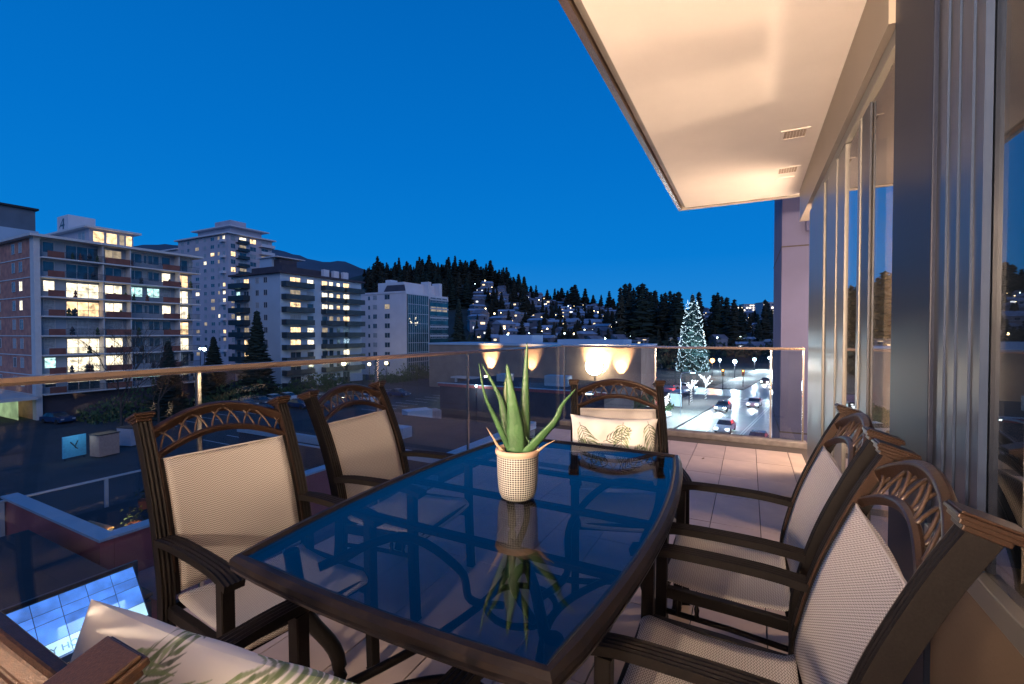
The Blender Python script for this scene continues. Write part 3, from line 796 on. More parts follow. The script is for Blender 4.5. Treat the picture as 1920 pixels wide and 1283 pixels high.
# ---- trees
def conifer_meshes(seed, h=1.0, rad=.22, n=200, mat_=None, droop=.35, base=.10, size=1.0):
    rnd = random.Random(seed); m = MB()
    for i in range(n):
        t = base + (1 - base) * (1 - (1 - rnd.random()) ** 1.0 * 1.0) if False else base + (1 - base) * rnd.random() ** 1.15
        R = rad * (1 - t) ** .85 * rnd.uniform(.65, 1.15) + .012
        if rnd.random() < .12: R *= 1.25
        a = rnd.uniform(0, 2*PI); ca, sa = math.cos(a), math.sin(a)
        z0 = t * h; zt = z0 - R * droop * rnd.uniform(.2, 1.4)
        w = (.035 + .26 * R) * size * rnd.uniform(.7, 1.3)
        i0 = R * .1; p0 = (ca*i0, sa*i0, z0 + .01); pt = (ca*R, sa*R, zt)
        mid = ((p0[0]+pt[0])/2, (p0[1]+pt[1])/2, (p0[2]+pt[2])/2)
        l = (mid[0] - sa*w, mid[1] + ca*w, mid[2] - w*.5); r = (mid[0] + sa*w, mid[1] - ca*w, mid[2] - w*.5)
        m.tri(p0, l, pt); m.tri(p0, pt, r)
        m.tri(l, (mid[0], mid[1], mid[2] - w*1.1), pt)
    m.tri((-.006, 0, .95*h), (.006, 0, .95*h), (0, 0, 1.03*h)); m.tri((0, -.006, .95*h), (0, .006, .95*h), (0, 0, 1.03*h))
    tr = MB(); tr.lathe([(.018, 0), (.012, .4*h), (.004, .97*h)], 6)
    return m.mesh('crown', mat_ or M['needle']), tr.mesh('trunk', M['bark'])
CON = [conifer_meshes(10 + i, 1, .16 + .03 * (i % 3), 170 + 20 * i, M['needle'] if i % 2 else M['needle2']) for i in range(6)]
def conifer(x, y, z, h, k, label, group=None, wide=1.0, name='conifer'):
    t = empty(name, label, 'tree', (x, y, z), random.uniform(0, 6), group)
    c = link('crown', CON[k][0], t); c.scale = (h*wide, h*wide, h)
    c = link('trunk', CON[k][1], t); c.scale = (h, h, h)
    return t
rnd = random.Random(21)
# crest row following the photographed skyline: (bearing, tree top row)
TOPS = [(684,505),(694,500),(703,504),(716,493),(727,498),(738,503),(748,506),(759,499),(770,503),(781,499),(792,504),(800,500),(811,494),(820,508),(836,497),(852,508),(866,500),(872,498),(880,503),(893,495),(902,500),(911,500),(921,497),(928,508),(936,506),(944,502),(952,515),(958,520),(965,528),(973,524),(981,533),(1005,535),(1026,543),(1040,541),(1046,545),(1053,540),(1064,545),(1072,538),(1078,534),(1085,550),(1097,541),(1112,553),(1127,553),(1142,546),(1150,560)]
wood = MB()
def wood_tree(x, y, z, h, wide, k):
    me = CON[k][0]; a = random.uniform(0, 6); ca, sa = math.cos(a) * h * wide, math.sin(a) * h * wide; n0 = len(wood.v)
    for v in me.vertices: wood.v.append((x + v.co.x*ca - v.co.y*sa, y + v.co.x*sa + v.co.y*ca, z + v.co.z*h))
    for p in me.polygons: wood.face([n0 + i for i in p.vertices])
NT = 0
for i in range(60):
    px = rnd.uniform(684, 1150) if i > 25 else rnd.uniform(684, 950); d = 500 + rnd.uniform(-20, 45); x, y = at(px, d); z = hill_z(px, d) - .5
    wood_tree(x, y, z, rnd.uniform(9, 17), rnd.uniform(1.6, 2.8), i % 6)
for i, (px, py) in enumerate(TOPS):
    d = 520 + rnd.uniform(-25, 30); x, y = at(px, d); z = hill_z(px, d) - .5; h = max(zat(py, d) - z, 9)
    lab = 'tall dark conifer on the crest, ' + ['above the gap left of the pale block', 'above the pale block roof', 'above the glass corner', 'just right of the glass corner', 'at the top of the dense wood', 'where the dense wood drops to the houses', 'right of the orange lamp', 'above the corner post of the railing', 'above the dazzling floodlight'][min(8, int((px - 684) / 52))]
    conifer(x, y, z, h, i % 6, lab, 'conifers along the far crest', rnd.uniform(1.3, 2.3))
for i in range(150):   # the wooded flank below the crest on the left
    px = rnd.uniform(690, 985); d = rnd.uniform(330, 515)
    if px > 880 and rnd.random() < .75 and d < 470: continue
    x, y = at(px, d); z = hill_z(px, d) - .5
    if i % 3 == 0:
        wood_tree(x, y, z, rnd.uniform(15, 25), rnd.uniform(1.2, 2), i % 6); continue
    conifer(x, y, z, rnd.uniform(17, 27), i % 6, '%s conifer in the dense dark wood %s' % (['upper', 'lower'][d < 420], ['above the blue grey block end', 'above the pale block roof', 'behind the glass corner', 'right of the glass corner', 'left of the hillside houses'][min(4, int((px - 690) / 59))]), 'conifers in the hillside wood', rnd.uniform(1.1, 1.8))
for i in range(230):   # scattered among houses
    px = rnd.uniform(880, 1470); d = rnd.uniform(230, 500)
    x, y = at(px, d); z = hill_z(px, d) - .5
    if i % 2: 
        wood_tree(x, y, z, rnd.uniform(7, 14), rnd.uniform(1.2, 2.2), i % 6); continue
    conifer(x, y, z, rnd.uniform(8, 17), i % 6, '%s dark conifer between the houses %s' % ('small' if d > 380 else 'larger', ['above the long brown building', 'around the tallest aloe leaf', 'above the corner post of the railing', 'above the dazzling floodlight', 'beside the near firs', 'behind the lit tree', 'left of the concrete wing'][int((px - 880) / 85)]), 'conifers between the hillside houses', rnd.uniform(1.2, 2.0))
# nearer cluster of tall firs right of centre
ORD = ['first', 'second', 'third', 'fourth', 'fifth', 'sixth', 'seventh', 'eighth', 'ninth', 'tenth', 'eleventh', 'twelfth', 'thirteenth', 'fourteenth', 'fifteenth', 'sixteenth', 'seventeenth', 'eighteenth', 'nineteenth', 'twentieth', 'last']
NEAR = [(1163,540),(1172,533),(1180,531),(1188,540),(1196,536),(1204,532),(1212,541),(1220,548),(1228,545),(1240,552),(1247,549),(1256,546),(1264,551),(1272,548),(1338,553),(1345,549),(1352,556),(1362,558),(1376,562),(1388,574),(1434,562),(1439,566),(1310,548),(1421,590),(1405,588)]
for i, (px, py) in enumerate(NEAR):
    d = 250 + (i * 37 % 60); x, y = at(px, d); z = hill_z(px, d) - .5; h = zat(py, d) - z
    lab = 'tall near fir, number %s from the left in the dark clump' % i if False else ('near fir %s of the dark clump left of the lit tree' % ['at the left edge', 'in the left half', 'in the middle', 'in the right half', 'at the right end'][min(4, i // 4)] if px < 1290 else 'dark fir %s between the lit tree and the concrete wing' % ['just right of the lit tree', 'in the middle', 'farther right'][min(2, int(max(px - 1305, 0) / 50))])
    lab = '%s tall fir from the left in the dark clump before the houses' % ORD[i] if i < 20 and px < 1290 else '%s fir counted right from the lit tree' % ORD[len([1 for a in NEAR[:i] if a[0] >= 1290])]
    conifer(x, y, z, h, (i * 5) % 6, lab, 'tall firs behind the lit tree', rnd.uniform(1.0, 1.6))
tag(wood.build('wood', M['needle2']), 'smaller dark conifers massed between the taller ones on the hillside', 'wood', None, 'stuff')
# dark wood mass low behind the railing
bm_ = MB()
for i in range(5200):
    px = rnd.uniform(835, 1475); d = rnd.uniform(150, 235); x, y = at(px, d)
    z0 = (hill_z(px, d) if d > D0 else GZ); z = z0 + abs(rnd.gauss(0, 2.4)) + .2; s_ = rnd.uniform(.5, 1.3)
    if px > 1330 and d < 200 : continue
    a = rnd.uniform(0, PI); b = rnd.uniform(-.6, .6)
    bm_.tri((x - s_*math.cos(a), y - s_*math.sin(a), z), (x + s_*math.cos(a), y + s_*math.sin(a), z + b), (x + rnd.uniform(-.5,.5), y, z + s_*1.3))
tag(bm_.build('bushes', M['needle']), 'dark ragged bushes and hedges at the foot of the hill', 'bushes', None, 'stuff')

# ---- hillside houses
M['houseroof'] = mat('sky_pale_roof', (.28, .32, .40), .8, 0, .2, .4)  # pale sky reflection put into the roof colour
M['houseroof2'] = mat('dark_shingle_roof', (.16, .15, .18), .8, 0, .2, .4)
M['housewall'] = mat('house_wall_white', (.20, .20, .24), .85, 0, .1, .4)
M['housewall2'] = mat('house_wall_grey', (.13, .13, .16), .85, 0, .1, .4)
M['lit_house'] = emis('lit_house_window', (1, .74, .44), 2.2, .7, 3)
M['lit_house_w'] = emis('lit_house_window_white', (.85, .90, 1), 2.6, .7, 3)
def house_kind(wd, dp, ht, ridge, roofm, wallm, wins, flat=False):
    a = MB().box(-wd/2, wd/2, -dp/2, dp/2, -3, ht).mesh('wall', wallm)
    m = MB(); o_ = .5
    if flat: m.box(-wd/2-o_, wd/2+o_, -dp/2-o_, dp/2+o_, ht + .01, ht + .35)
    else:
        x0, x1, y0, y1 = -wd/2-o_, wd/2+o_, -dp/2-o_, dp/2+o_
        m.v = [(x0,y0,ht+.01),(x1,y0,ht+.01),(x1,y1,ht+.01),(x0,y1,ht+.01),(x0,0,ht+ridge),(x1,0,ht+ridge)]
        for q in ((0,1,5,4),(2,3,4,5),(0,4,3),(1,2,5),(3,2,1,0)): m.face(q)
    b = m.mesh('roof', roofm)
    ws = [(MB().box(x, x+w_, -dp/2-.08, -dp/2, z, z+h_).mesh('window', mm), ) for (x, z, w_, h_, mm) in wins]
    return a, b, ws
HK = [
    house_kind(13, 9, 5.5, 2.6, M['houseroof'], M['housewall'], [(-5, 3.2, 2, 1.3, M['lit_house']), (1, 3.2, 2.4, 1.3, M['pane_dark']), (3, .6, 2, 1.4, M['pane_dark'])]),
    house_kind(11, 9, 6, 2.2, M['houseroof2'], M['housewall2'], [(-4, .8, 2.5, 1.6, M['lit_house']), (1, 3.6, 2, 1.2, M['lit_house_w'])]),
    house_kind(16, 9, 3.6, 2.0, M['houseroof'], M['housewall2'], [(-6, 1, 3, 1.4, M['lit_house_w']), (2, 1, 3, 1.4, M['pane_dark'])]),
    house_kind(12, 10, 6.2, 0, M['houseroof'], M['housewall'], [(-5, 3.6, 5, 1.5, M['pane_dark']), (1, 3.6, 3, 1.5, M['lit_house']), (-4, .6, 3, 1.5, M['lit_house_w'])], True),
    house_kind(9, 12, 5, 3.2, M['houseroof2'], M['housewall'], [(-3, 1, 1.6, 1.5, M['pane_dark']), (1, 1, 1.6, 1.5, M['pane_dark'])]),
    house_kind(14, 9, 5.8, 1.8, M['houseroof'], M['housewall2'], [(-6, 3.4, 4, 1.5, M['pane_dark']), (2, 3.4, 2, 1.3, M['pane_dark'])]),
]
HLAB = ['white gabled house', 'dark roofed grey house', 'low long grey house', 'flat roofed white house', 'narrow steep roofed house', 'wide pale roofed house']
placed = []
cnt = 0; tries = 0
while cnt < 210 and tries < 9000:
    tries += 1
    px = rnd.uniform(885, 1465) if rnd.random() < .4 else rnd.uniform(890, 1130); d = rnd.uniform(225, 545)
    lim = pk([(880, 430), (930, 500), (980, 545), (1460, 545)], px)
    if d > lim: continue
    x, y = at(px, d)
    if any((x-a)**2 + (y-b)**2 < 120 for a, b in placed): continue
    placed.append((x, y)); k = rnd.randrange(6)
    zone = pk([(880, 0), (1465, 8.99)], px); lvl = 'low on the slope' if d < 320 else ('halfway up' if d < 430 else 'near the crest')
    ZN = ['above the long brown building', 'above the tallest aloe leaf', 'right of the aloe', 'above the corner post of the railing', 'above the dazzling floodlight', 'left of the near firs', 'beside the lit tree', 'right of the lit tree', 'beside the concrete wing']
    t = empty('hillside_house', HLAB[k].replace(' hillside', '').replace(' with', ',') + ', ' + lvl + ' ' + ZN[int(zone)], 'house', (x, y, hill_z(px, d) + .6), R_(YAW) + rnd.uniform(-.8, .8), 'houses on the hillside')
    t['label'] = ' '.join(t['label'].split()[:16]) if False else t['label']
    sc_h = rnd.uniform(.62, .9); t.scale = (sc_h, sc_h, sc_h)
    link('wall', HK[k][0], t); rf = link('roof', HK[k][1], t)
    for (wm,) in HK[k][2]: link('window', wm, t)
    cnt += 1
# ---- hillside street lamps
glb = MB().lathe([(.02, -.5), (.42, -.3), (.5, 0), (.35, .35), (.02, .45)], 8).mesh('globe', M['bulb_warm'])
glb2 = MB().lathe([(.02, -.5), (.42, -.3), (.5, 0), (.35, .35), (.02, .45)], 8).mesh('globe', M['bulb_cool'])
glb3 = MB().lathe([(.02, -.5), (.42, -.3), (.5, 0), (.35, .35), (.02, .45)], 8).mesh('globe', M['bulb_orange'])
poleM = MB().lathe([(.12, 0), (.07, 1)], 6).mesh('pole', M['metal_dark'])
def lamp(px, py, d, label, gm=glb, s=1.0, gz=None, group='street lamps', power=0, colr=(1, .8, .5)):
    x, y = at(px, d); z = zat(py, d); g0 = gz if gz is not None else (hill_z(px, d) if d > D0 else GZ)
    t = empty('street_lamp', label, 'street lamp', (x, y, g0), 0, group)
    p = link('pole', poleM, t); p.scale = (1, 1, max(z - g0 - .3 * s, .5))
    q = link('globe', gm, t, (0, 0, z - g0)); q.scale = (s, s, s)
    if power:
        l = bpy.data.lights.new('glow', 'POINT'); l.energy = power; l.color = colr; l.shadow_soft_size = .4; link('glow', l, t, (0, 0, z - g0 + .2 - .9*s))
    return t
lamp(973, 540, 500, 'single orange lamp on the crest beside the dark wood', glb, 2.6)
for i in range(110):
    px = rnd.uniform(890, 1460); d = rnd.uniform(230, 480); z = hill_z(px, d) + 6
    lamp(px, 626 - (z - EYE) / d * 853.3, d, '%s hillside lamp %s %s' % (('warm', 'white', 'warm')[i % 3], 'near the crest' if d > 400 else 'halfway up' if d > 310 else 'low', ['above the long brown building', 'above the tallest aloe leaf', 'above the corner post', 'above the dazzling floodlight', 'left of the near firs', 'beside the lit tree', 'left of the concrete wing'][min(6, int((px - 890) / 82))]), (glb, glb2, glb)[i % 3], rnd.uniform(.35, 1.1), None, 'hillside street lamps')

# ---- apartment windows helper
WCACHE = {}
def window(parent, p, face, w, h, mm, mull=1, fr=.07):
    """p = lower-left corner seen from outside; face 'E' looks to +X (left-right runs along +Y), 'S' looks to -Y (runs along +X)"""
    key = (round(w, 2), round(h, 2), mm.name, mull)
    if key not in WCACHE:
        f = MB(); f.box(0, w, -.06, 0, 0, fr); f.box(0, w, -.06, 0, h - fr, h); f.box(0, fr, -.06, 0, fr, h - fr); f.box(w - fr, w, -.06, 0, fr, h - fr)
        for i in range(1, mull + 1):
            x = w * i / (mull + 1); f.box(x - fr/2, x + fr/2, -.055, 0, fr, h - fr)
        WCACHE[key] = (f.mesh('window', M['frame_w']), MB().box(fr, w - fr, -.02, -.005, fr, h - fr).mesh('pane', mm))
    a, b = WCACHE[key]; rz = PI/2 if face == 'E' else 0
    o = link('window', a, parent, p, (0, 0, rz)); link('pane', b, o); return o
DK, CU, LW, LH, LC, LD = 'pane_dark', 'pane_curt', 'lit_warm', 'lit_white', 'lit_cool', 'lit_dim'
FH = 2.8
# ================= B1: brick-ended apartment block
b1 = empty('apartment_building', 'brick ended apartment block at the left with long balconies and penthouse', 'building', (-90, 36, GZ))
X1 = -90.0; TOP1 = 15.0
def part(name, parent, mm, fn, **kw):
    m = MB(); fn(m); return m.build(name, M[mm], parent, parent.matrix_world.inverted() @ Vector((0,0,0)) if False else (-parent.location.x, -parent.location.y, -parent.location.z), **kw)
part('wall', b1, 'brick', lambda m: m.box(-112, X1 - .6, 26.05, 47, GZ, TOP1))
part('corner_pier', b1, 'slab', lambda m: m.box(X1 - .9, X1 + .45, 25.95, 26.6, GZ, TOP1))
for k in range(9):
    z = TOP1 - FH * k
    if k == 0: part('roof_slab', b1, 'slab', lambda m: m.box(-113, X1 + 1.5, 25.3, 48, z, z + .35))
    else: part('balcony_slab', b1, 'slab', lambda m: m.box(X1 - .48, X1 + 1.2, 26.62, 47.6, z - .11, z + .09))
    part('band', b1, 'slab', lambda m: m.box(-112, X1 - .9, 25.97, 26.045, z - .08, z + .06)) if k else None
M['facade_grey'] = mat('blue_grey_infill', (.27, .33, .39), .7, 0, .12, .6)
part('facade_wall', b1, 'facade_grey', lambda m: m.box(X1 - .59, X1 - .5, 26.61, 47, GZ, TOP1 - .01))
part('plinth', b1, 'darkwall', lambda m: m.box(X1 - .49, X1 - .2, 26.7, 47, GZ, TOP1 - 8*FH - .2))
bays = [(27.15, 1.5, 0), (30.7, 3.6, 1), (34.9, 2.9, 1), (37.2+1.1, 2.6, 1), (41.1, 2.0, 1), (43.2, 1.6, 0), (45.0, 1.8, 1)]
bays = [(27.1, 1.3, 0), (29.6, 3.9, 2), (34.2, 2.3, 1), (37.1, 2.2, 1), (39.9, 1.9, 1), (42.1, 1.4, 0), (44.1, 2.2, 1)]
lit1 = {0: [DK, DK, LD, DK, DK, DK, DK], 1: [DK, DK, DK, DK, DK, LH, LW], 2: [LH, LH, LH, LC, LC, CU, LH], 3: [CU, LW, LH, DK, DK, LH, LH],
        4: [CU, CU, CU, DK, DK, DK, LW], 5: [CU, LH, LH, DK, DK, DK, LH], 6: [LC, LH, LH, DK, DK, DK, DK], 7: [DK, DK, DK, DK, DK, DK, DK]}
rnd = random.Random(5)
for k in range(8):
    zf = TOP1 - FH * (k + 1)
    for j, (y, wd, mu) in enumerate(bays):
        mm = lit1[k][j]
        wh = 2.25 if j in (1, 6) else 1.6; zb = zf + .12 if j in (1, 6) else zf + .85
        window(b1, (X1 - .495 + 90, y - 36, zb - GZ), 'E', wd, wh, M[mm], mu)
        if mm == DK and wd > 2: window(b1, (X1 - .495 + 90, y + wd + .15 - 36, zf + .9 - GZ), 'E', .7, 1.4, M[rnd.choice([CU, DK])], 0)
    for (y0, y1, pm) in ((27.2, 29.0, 'balc_red'), (33.8, 37.0, 'balc_red'), (41.6, 44.2, 'balc_red')):
        part('balcony_front', b1, pm, lambda m: m.box(X1 + 1.08, X1 + 1.16, y0, y1, zf + .10, zf + 1.0))
    def rails(m):
        for y in [29.1 + .16 * q for q in range(30)] + [37.1 + .16 * q for q in range(28)] + [44.3 + .16 * q for q in range(20)]:
            m.box(X1 + 1.1, X1 + 1.13, y, y + .025, zf + .09, zf + 1.0)
        m.box(X1 + 1.08, X1 + 1.15, 29.05, 33.75, zf + 1.0, zf + 1.05); m.box(X1 + 1.08, X1 + 1.15, 37.05, 41.55, zf + 1.0, zf + 1.05); m.box(X1 + 1.08, X1 + 1.15, 44.25, 47.5, zf + 1.0, zf + 1.05)
    part('balcony_rail', b1, 'metal_dark', rails)
    for y in (33.5, 37.02, 44.15):
        part('divider', b1, 'slab', lambda m: m.box(X1 - .49, X1 + 1.0, y, y + .12, zf + .095, zf + FH - .12))
    for (x, mm) in ((-95.2, DK), (-98.0, DK), (-104.0, DK)):
        m_ = M['lit_white'] if (x == -95.2 and k in (2, 3)) else M[rnd.choice([DK, CU, DK])]
        window(b1, (x + 90, 26.04 - 36, zf + .9 - GZ), 'S', 1.25, 1.5, m_, 1)
    # things left on balconies
    for q in range(5):
        y = rnd.uniform(29, 46.5); s_ = rnd.uniform(.25, .5)
        part('planter', b1, rnd.choice(['balc', 'bush', 'balc_red']), lambda m: (m.box(X1 + .5, X1 + .9, y, y + s_, zf + .1, zf + .1 + s_), m.lathe([(.05, zf+.1+s_), (s_*.7, zf+.3+s_), (.05, zf+.9+s_)], 6, X1 + .7, y + s_/2)))
# penthouse
part('penthouse', b1, 'render_lilac', lambda m: m.box(-110, X1 - 2.6, 33.2, 39.0, TOP1 + .36, TOP1 + 3.0))
part('roof_slab', b1, 'slab', lambda m: m.box(-112, X1 - 1.6, 32.4, 39.8, TOP1 + 3.005, TOP1 + 3.3))
for i, (y, wd, mm) in enumerate(((33.6, 1.5, LW), (35.3, 1.5, LW), (37.0, .8, LD), (37.9, .95, LW))): window(b1, (X1 - 2.59 + 90, y - 36, TOP1 + .6 - GZ), 'E', wd, 2.1, M[mm], 0)
window(b1, (-96.5 + 90, 33.19 - 36, TOP1 + .9 - GZ), 'S', 2.6, 1.7, M[CU], 1)
el = part('lift_tower', b1, 'render_white', lambda m: m.box(-105.6, -101.3, 33.6, 37.2, TOP1 + 3.301, TOP1 + 6.3))
def glyph(m):   # the slanted 4-like letter A on the tower
    y = 33.585
    def bar(x0, z0, x1, z1, w):
        m.quad((x0, y, z0), (x0 + w, y, z0), (x1 + w, y, z1), (x1, y, z1))
    zb = TOP1 + 4.0
    bar(-104.9, zb + .3, -103.4, zb + 1.75, .28); bar(-103.45, zb, -103.35, zb + 1.8, .5)
    m.quad((-104.5, y - .004, zb + .55), (-102.7, y - .004, zb + .55), (-102.7, y - .004, zb + .85), (-104.3, y - .004, zb + .85))
mq = MB(); glyph(mq); mq.build('letter', M['metal_dark'], el)
# carpark level: wall made to glow as if lit, behind a picket fence
part('carpark_wall', b1, 'lit_green', lambda m: m.box(-104, -91.6, 24.6, 24.7, GZ + .1, GZ + 3.0))
part('carpark_roof', b1, 'slab', lambda m: m.box(-112, -88.6, 19.5, 25.9, GZ + 3.05, GZ + 3.5))
def pick(m):
    for q in range(70): m.box(-104 + .19*q, -104 + .19*q + .04, 21.2, 21.24, GZ, GZ + 2.0)
    m.box(-104, -90.6, 21.25, 21.3, GZ + 1.9, GZ + 1.98); m.box(-104, -90.6, 21.25, 21.3, GZ + .3, GZ + .38)
fnc = MB(); pick(fnc); o = fnc.build('picket_fence', M['metal_dark']); tag(o, 'dark picket fence before the green lit carpark at far left', 'fence')

M['hw2'] = mat('slate_cladding', (.12, .15, .18), .8, 0, .1, .5)
# ================= sliver building behind at far left
b0 = empty('apartment_building', 'grey blue rooftop block behind the brick block at the left edge', 'building', (-130, 30, GZ))
part('wall', b0, 'render_blue', lambda m: m.box(-156, -128, 30, 37.9, GZ, 22))
part('rooftop_room', b0, 'hw2', lambda m: m.box(-150, -128.5, 31, 37.6, 22.01, 26.2))
part('rooftop_room', b0, 'render_blue', lambda m: m.box(-156, -150.01, 31, 37.6, 22.01, 27.0))
part('roof', b0, 'roofdark', lambda m: m.box(-150.5, -127.9, 30.5, 38, 26.21, 26.6))

# ================= B2: tall lilac tower
b2 = empty('apartment_tower', 'tall lilac grey apartment tower with stepped roof behind the brick block', 'building', (-167, 99, GZ))
T2 = 37.5
part('wall', b2, 'render_lilac', lambda m: m.box(-200, -167, 99, 116, GZ, T2))
part('roof_slab', b2, 'render_white', lambda m: m.box(-201, -165.8, 98, 117, T2 + .01, T2 + .5))
part('penthouse', b2, 'render_lilac', lambda m: m.box(-190, -169, 101, 113, T2 + .51, T2 + 3))
part('roof_slab', b2, 'render_white', lambda m: m.box(-192, -167, 99.5, 115, T2 + 3.01, T2 + 3.4))
part('lift_room', b2, 'render_lilac', lambda m: m.box(-184, -174, 104, 110, T2 + 3.41, T2 + 6.8))
part('low_wing', b2, 'render_lilac', lambda m: m.box(-216, -200.01, 99, 116, GZ, T2 - 3))
part('roof_slab', b2, 'render_white', lambda m: m.box(-217, -199.9, 98.2, 117, T2 - 2.99, T2 - 2.5))
rnd = random.Random(8)
for k in range(16):
    zf = T2 - 2.85 * (k + 1)
    if zf < GZ: break
    for q, (x, wd) in enumerate(((-198, 2.2), (-193.5, 1.6), (-188, 2.4), (-182.5, 1.8), (-178, 2.4), (-173.5, 1.2), (-170.5, 1.6))):
        mm = rnd.choice([DK, DK, CU, CU, DK, DK, CU, LD] + ([LW, LH, LD] if rnd.random() < .7 else []))
        window(b2, (x + 167, -.005, zf + 1.0 - GZ), 'S', wd, 1.35, M[mm], 1)
    for (y, wd) in ((99.8, 1.7), (103.0, 2.6), (107, 2.4), (111.5, 2.8)):
        mm = LH if (k == 0 and y in (103.0,)) else rnd.choice([DK, CU, DK, CU, DK, LD, LW if k < 6 else DK])
        window(b2, (.005, y - 99, zf + .6 - GZ), 'E', wd, 1.7, M[mm], 1)
    part('balcony', b2, 'balc', lambda m: (m.box(-167, -165.4, 101.6, 106, zf - .1, zf + .08), m.box(-165.5, -165.4, 101.6, 106, zf + .08, zf + 1.0)))
    part('balcony', b2, 'render_white', lambda m: (m.box(-167, -165.2, 110.5, 116, zf - .1, zf + .08), m.box(-165.3, -165.2, 110.5, 116, zf + .08, zf + 1.0)))
    part('balcony', b2, 'render_white', lambda m: m.box(-171, -168.6, 98.0, 99, zf, zf + .9)) if k % 2 == 0 else None

# ================= B3: blue-grey slab with dark balconies
b3 = empty('apartment_building', 'blue grey apartment block with stacked dark balconies in the middle left', 'building', (-91, 65, GZ))
T3 = 14.6
part('wall', b3, 'render_blue', lambda m: m.box(-107.5, -91, 65, 88.5, GZ, T3))
part('roof_slab', b3, 'darkwall', lambda m: m.box(-108.6, -90.2, 64.2, 89.2, T3 + .01, T3 + .45))
part('rooftop_room', b3, 'render_blue', lambda m: m.box(-102.5, -98, 68, 74, T3 + .46, T3 + 4.3))
part('rooftop_room', b3, 'darkwall', lambda m: m.box(-97.99, -96, 68.5, 73, T3 + .46, T3 + 3.9))
part('mansard', b3, 'darkwall', lambda m: m.box(-104, -93, 67, 85, T3 + .455, T3 + 2.0))
part('roof_slab', b3, 'render_white', lambda m: m.box(-103, -95.5, 67.5, 75, T3 + 4.31, T3 + 4.5))
for q, y in enumerate((76.5, 79.5, 82.5)):
    part('parapet_block', b3, 'render_white', lambda m: m.box(-91.8, -90.9, y, y + 1.6, T3 + .46, T3 + 2.2))
lit3 = [[LW, LH, LW, LH, LW], [LD, CU, LH, LW, LH], [LW, DK, LH, LW, LH], [CU, DK, DK, LD, LW], [LW, LH, LD, DK, DK], [LW, LH, DK, DK, DK], [DK, DK, DK, DK, LH], [DK, DK, CU, DK, DK], [DK]*5]
for k in range(9):
    zf = T3 - FH * (k + 1)
    row = lit3[k]
    window(b3, (.005, 67.4 - 65, zf + .1 - GZ), 'E', 2.7, 2.1, M[row[0]], 1)
    window(b3, (.005, 71.8 - 65, zf + .9 - GZ), 'E', 1.8, 1.2, M[row[1]], 0)
    window(b3, (.005, 75.9 - 65, zf + .6 - GZ), 'E', 1.7, 1.6, M[row[2]], 0)
    window(b3, (.005, 78.0 - 65, zf + .1 - GZ), 'E', 1.3, 2.1, M[row[3] if row[3] != LW else LH], 0)
    window(b3, (.005, 80.3 - 65, zf + .9 - GZ), 'E', 1.1, 1.2, M[row[3]], 0)
    window(b3, (.005, 82.4 - 65, zf + .4 - GZ), 'E', 2.0, 1.9, M[row[4]], 1)
    for (y0, y1) in ((65.3, 72.6), (75.7, 81.4), (82.2, 88.2)):
        def bal(m):
            m.box(-91, -89.3, y0, y1, zf - .12, zf + .05)
            m.box(-89.36, -89.3, y0, y1, zf + .05, zf + 1.05); m.box(-91, -89.36, y0, y0 + .05, zf + .05, zf + 1.05); m.box(-91, -89.36, y1 - .05, y1, zf + .05, zf + 1.05)
        part('balcony', b3, 'balc', bal)
    for (x, wd) in ((-99.5, 1.2), (-96.6, 1.3)):
        window(b3, (x + 91, -.005, zf + .9 - GZ), 'S', wd, 1.3, M[rnd.choice([DK, DK, CU])], 1)
    mm = [LW, DK, CU, LD, LD, LW, LW, DK, DK][k]
    window(b3, (-106.6 + 91, -.005, zf + .1 - GZ), 'S', 1.5, 2.0, M[[CU, LC, DK, LH, DK, DK, DK, DK, DK][k]], 0)
    window(b3, (-103.8 + 91, -.005, zf + .1 - GZ), 'S', 1.9, 2.0, M[mm], 1)
    part('balcony', b3, 'balc', lambda m: (m.box(-107.4, -101.6, 63.4, 65, zf - .12, zf + .05), m.box(-107.4, -101.6, 63.4, 63.46, zf + .05, zf + 1.05), m.box(-101.66, -101.6, 63.46, 65, zf + .05, zf + 1.05)))

# ================= B4: pale block with teal glass corner
b4 = empty('office_building', 'pale block with teal glass corner and stepped roof left of the wood', 'building', (-87, 101.5, GZ))
T4 = 13.2
part('wall', b4, 'render_white', lambda m: m.box(-105.5, -87, 101.5, 122, GZ, T4))
part('penthouse', b4, 'render_white', lambda m: m.box(-99, -89, 103, 118, T4 + .01, T4 + 3.2))
part('rooftop_stack', b4, 'render_white', lambda m: m.box(-97, -95, 104, 107, T4 + 3.21, T4 + 4.2))
part('mansard', b4, 'darkwall', lambda m: (m.v.extend([(-95.5,101.4,T4+.01),(-86.9,101.4,T4+.01),(-88.8,102.99,T4+2.4),(-95.5,102.99,T4+2.4)]), m.face((0,1,2,3))))
part('parapet', b4, 'render_white', lambda m: m.box(-105.6, -86.9, 101.3, 101.48, T4 - .2, T4 + .35))
for (y0, y1) in ((112, 113.5), (117.5, 119)):
    part('dormer', b4, 'render_white', lambda m: m.box(-90, -87.2, y0, y1, T4 + .02, T4 + 4))
part('curtain_wall', b4, 'pane_teal', lambda m: m.box(-86.99, -86.6, 101.9, 111.2, GZ, T4 - .5))
part('curtain_wall', b4, 'pane_teal', lambda m: m.box(-86.99, -86.7, 112.1, 121.6, GZ, T4 - 1.2))
def mul(m):
    for q in range(11): y = 101.9 + q * .93; m.box(-86.59, -86.53, y - .05, y + .05, GZ, T4 - .5)
    for q in range(9): z = T4 - .5 - 2.8 * q; m.box(-86.59, -86.52, 101.9, 111.2, z - .1, z + .05) if z > GZ else None
    for q in range(9): z = T4 - 1.2 - 2.8 * q; m.box(-86.69, -86.55, 112.1, 121.6, z - .35, z + .1) if z > GZ else None
part('mullions', b4, 'frame_w', mul)
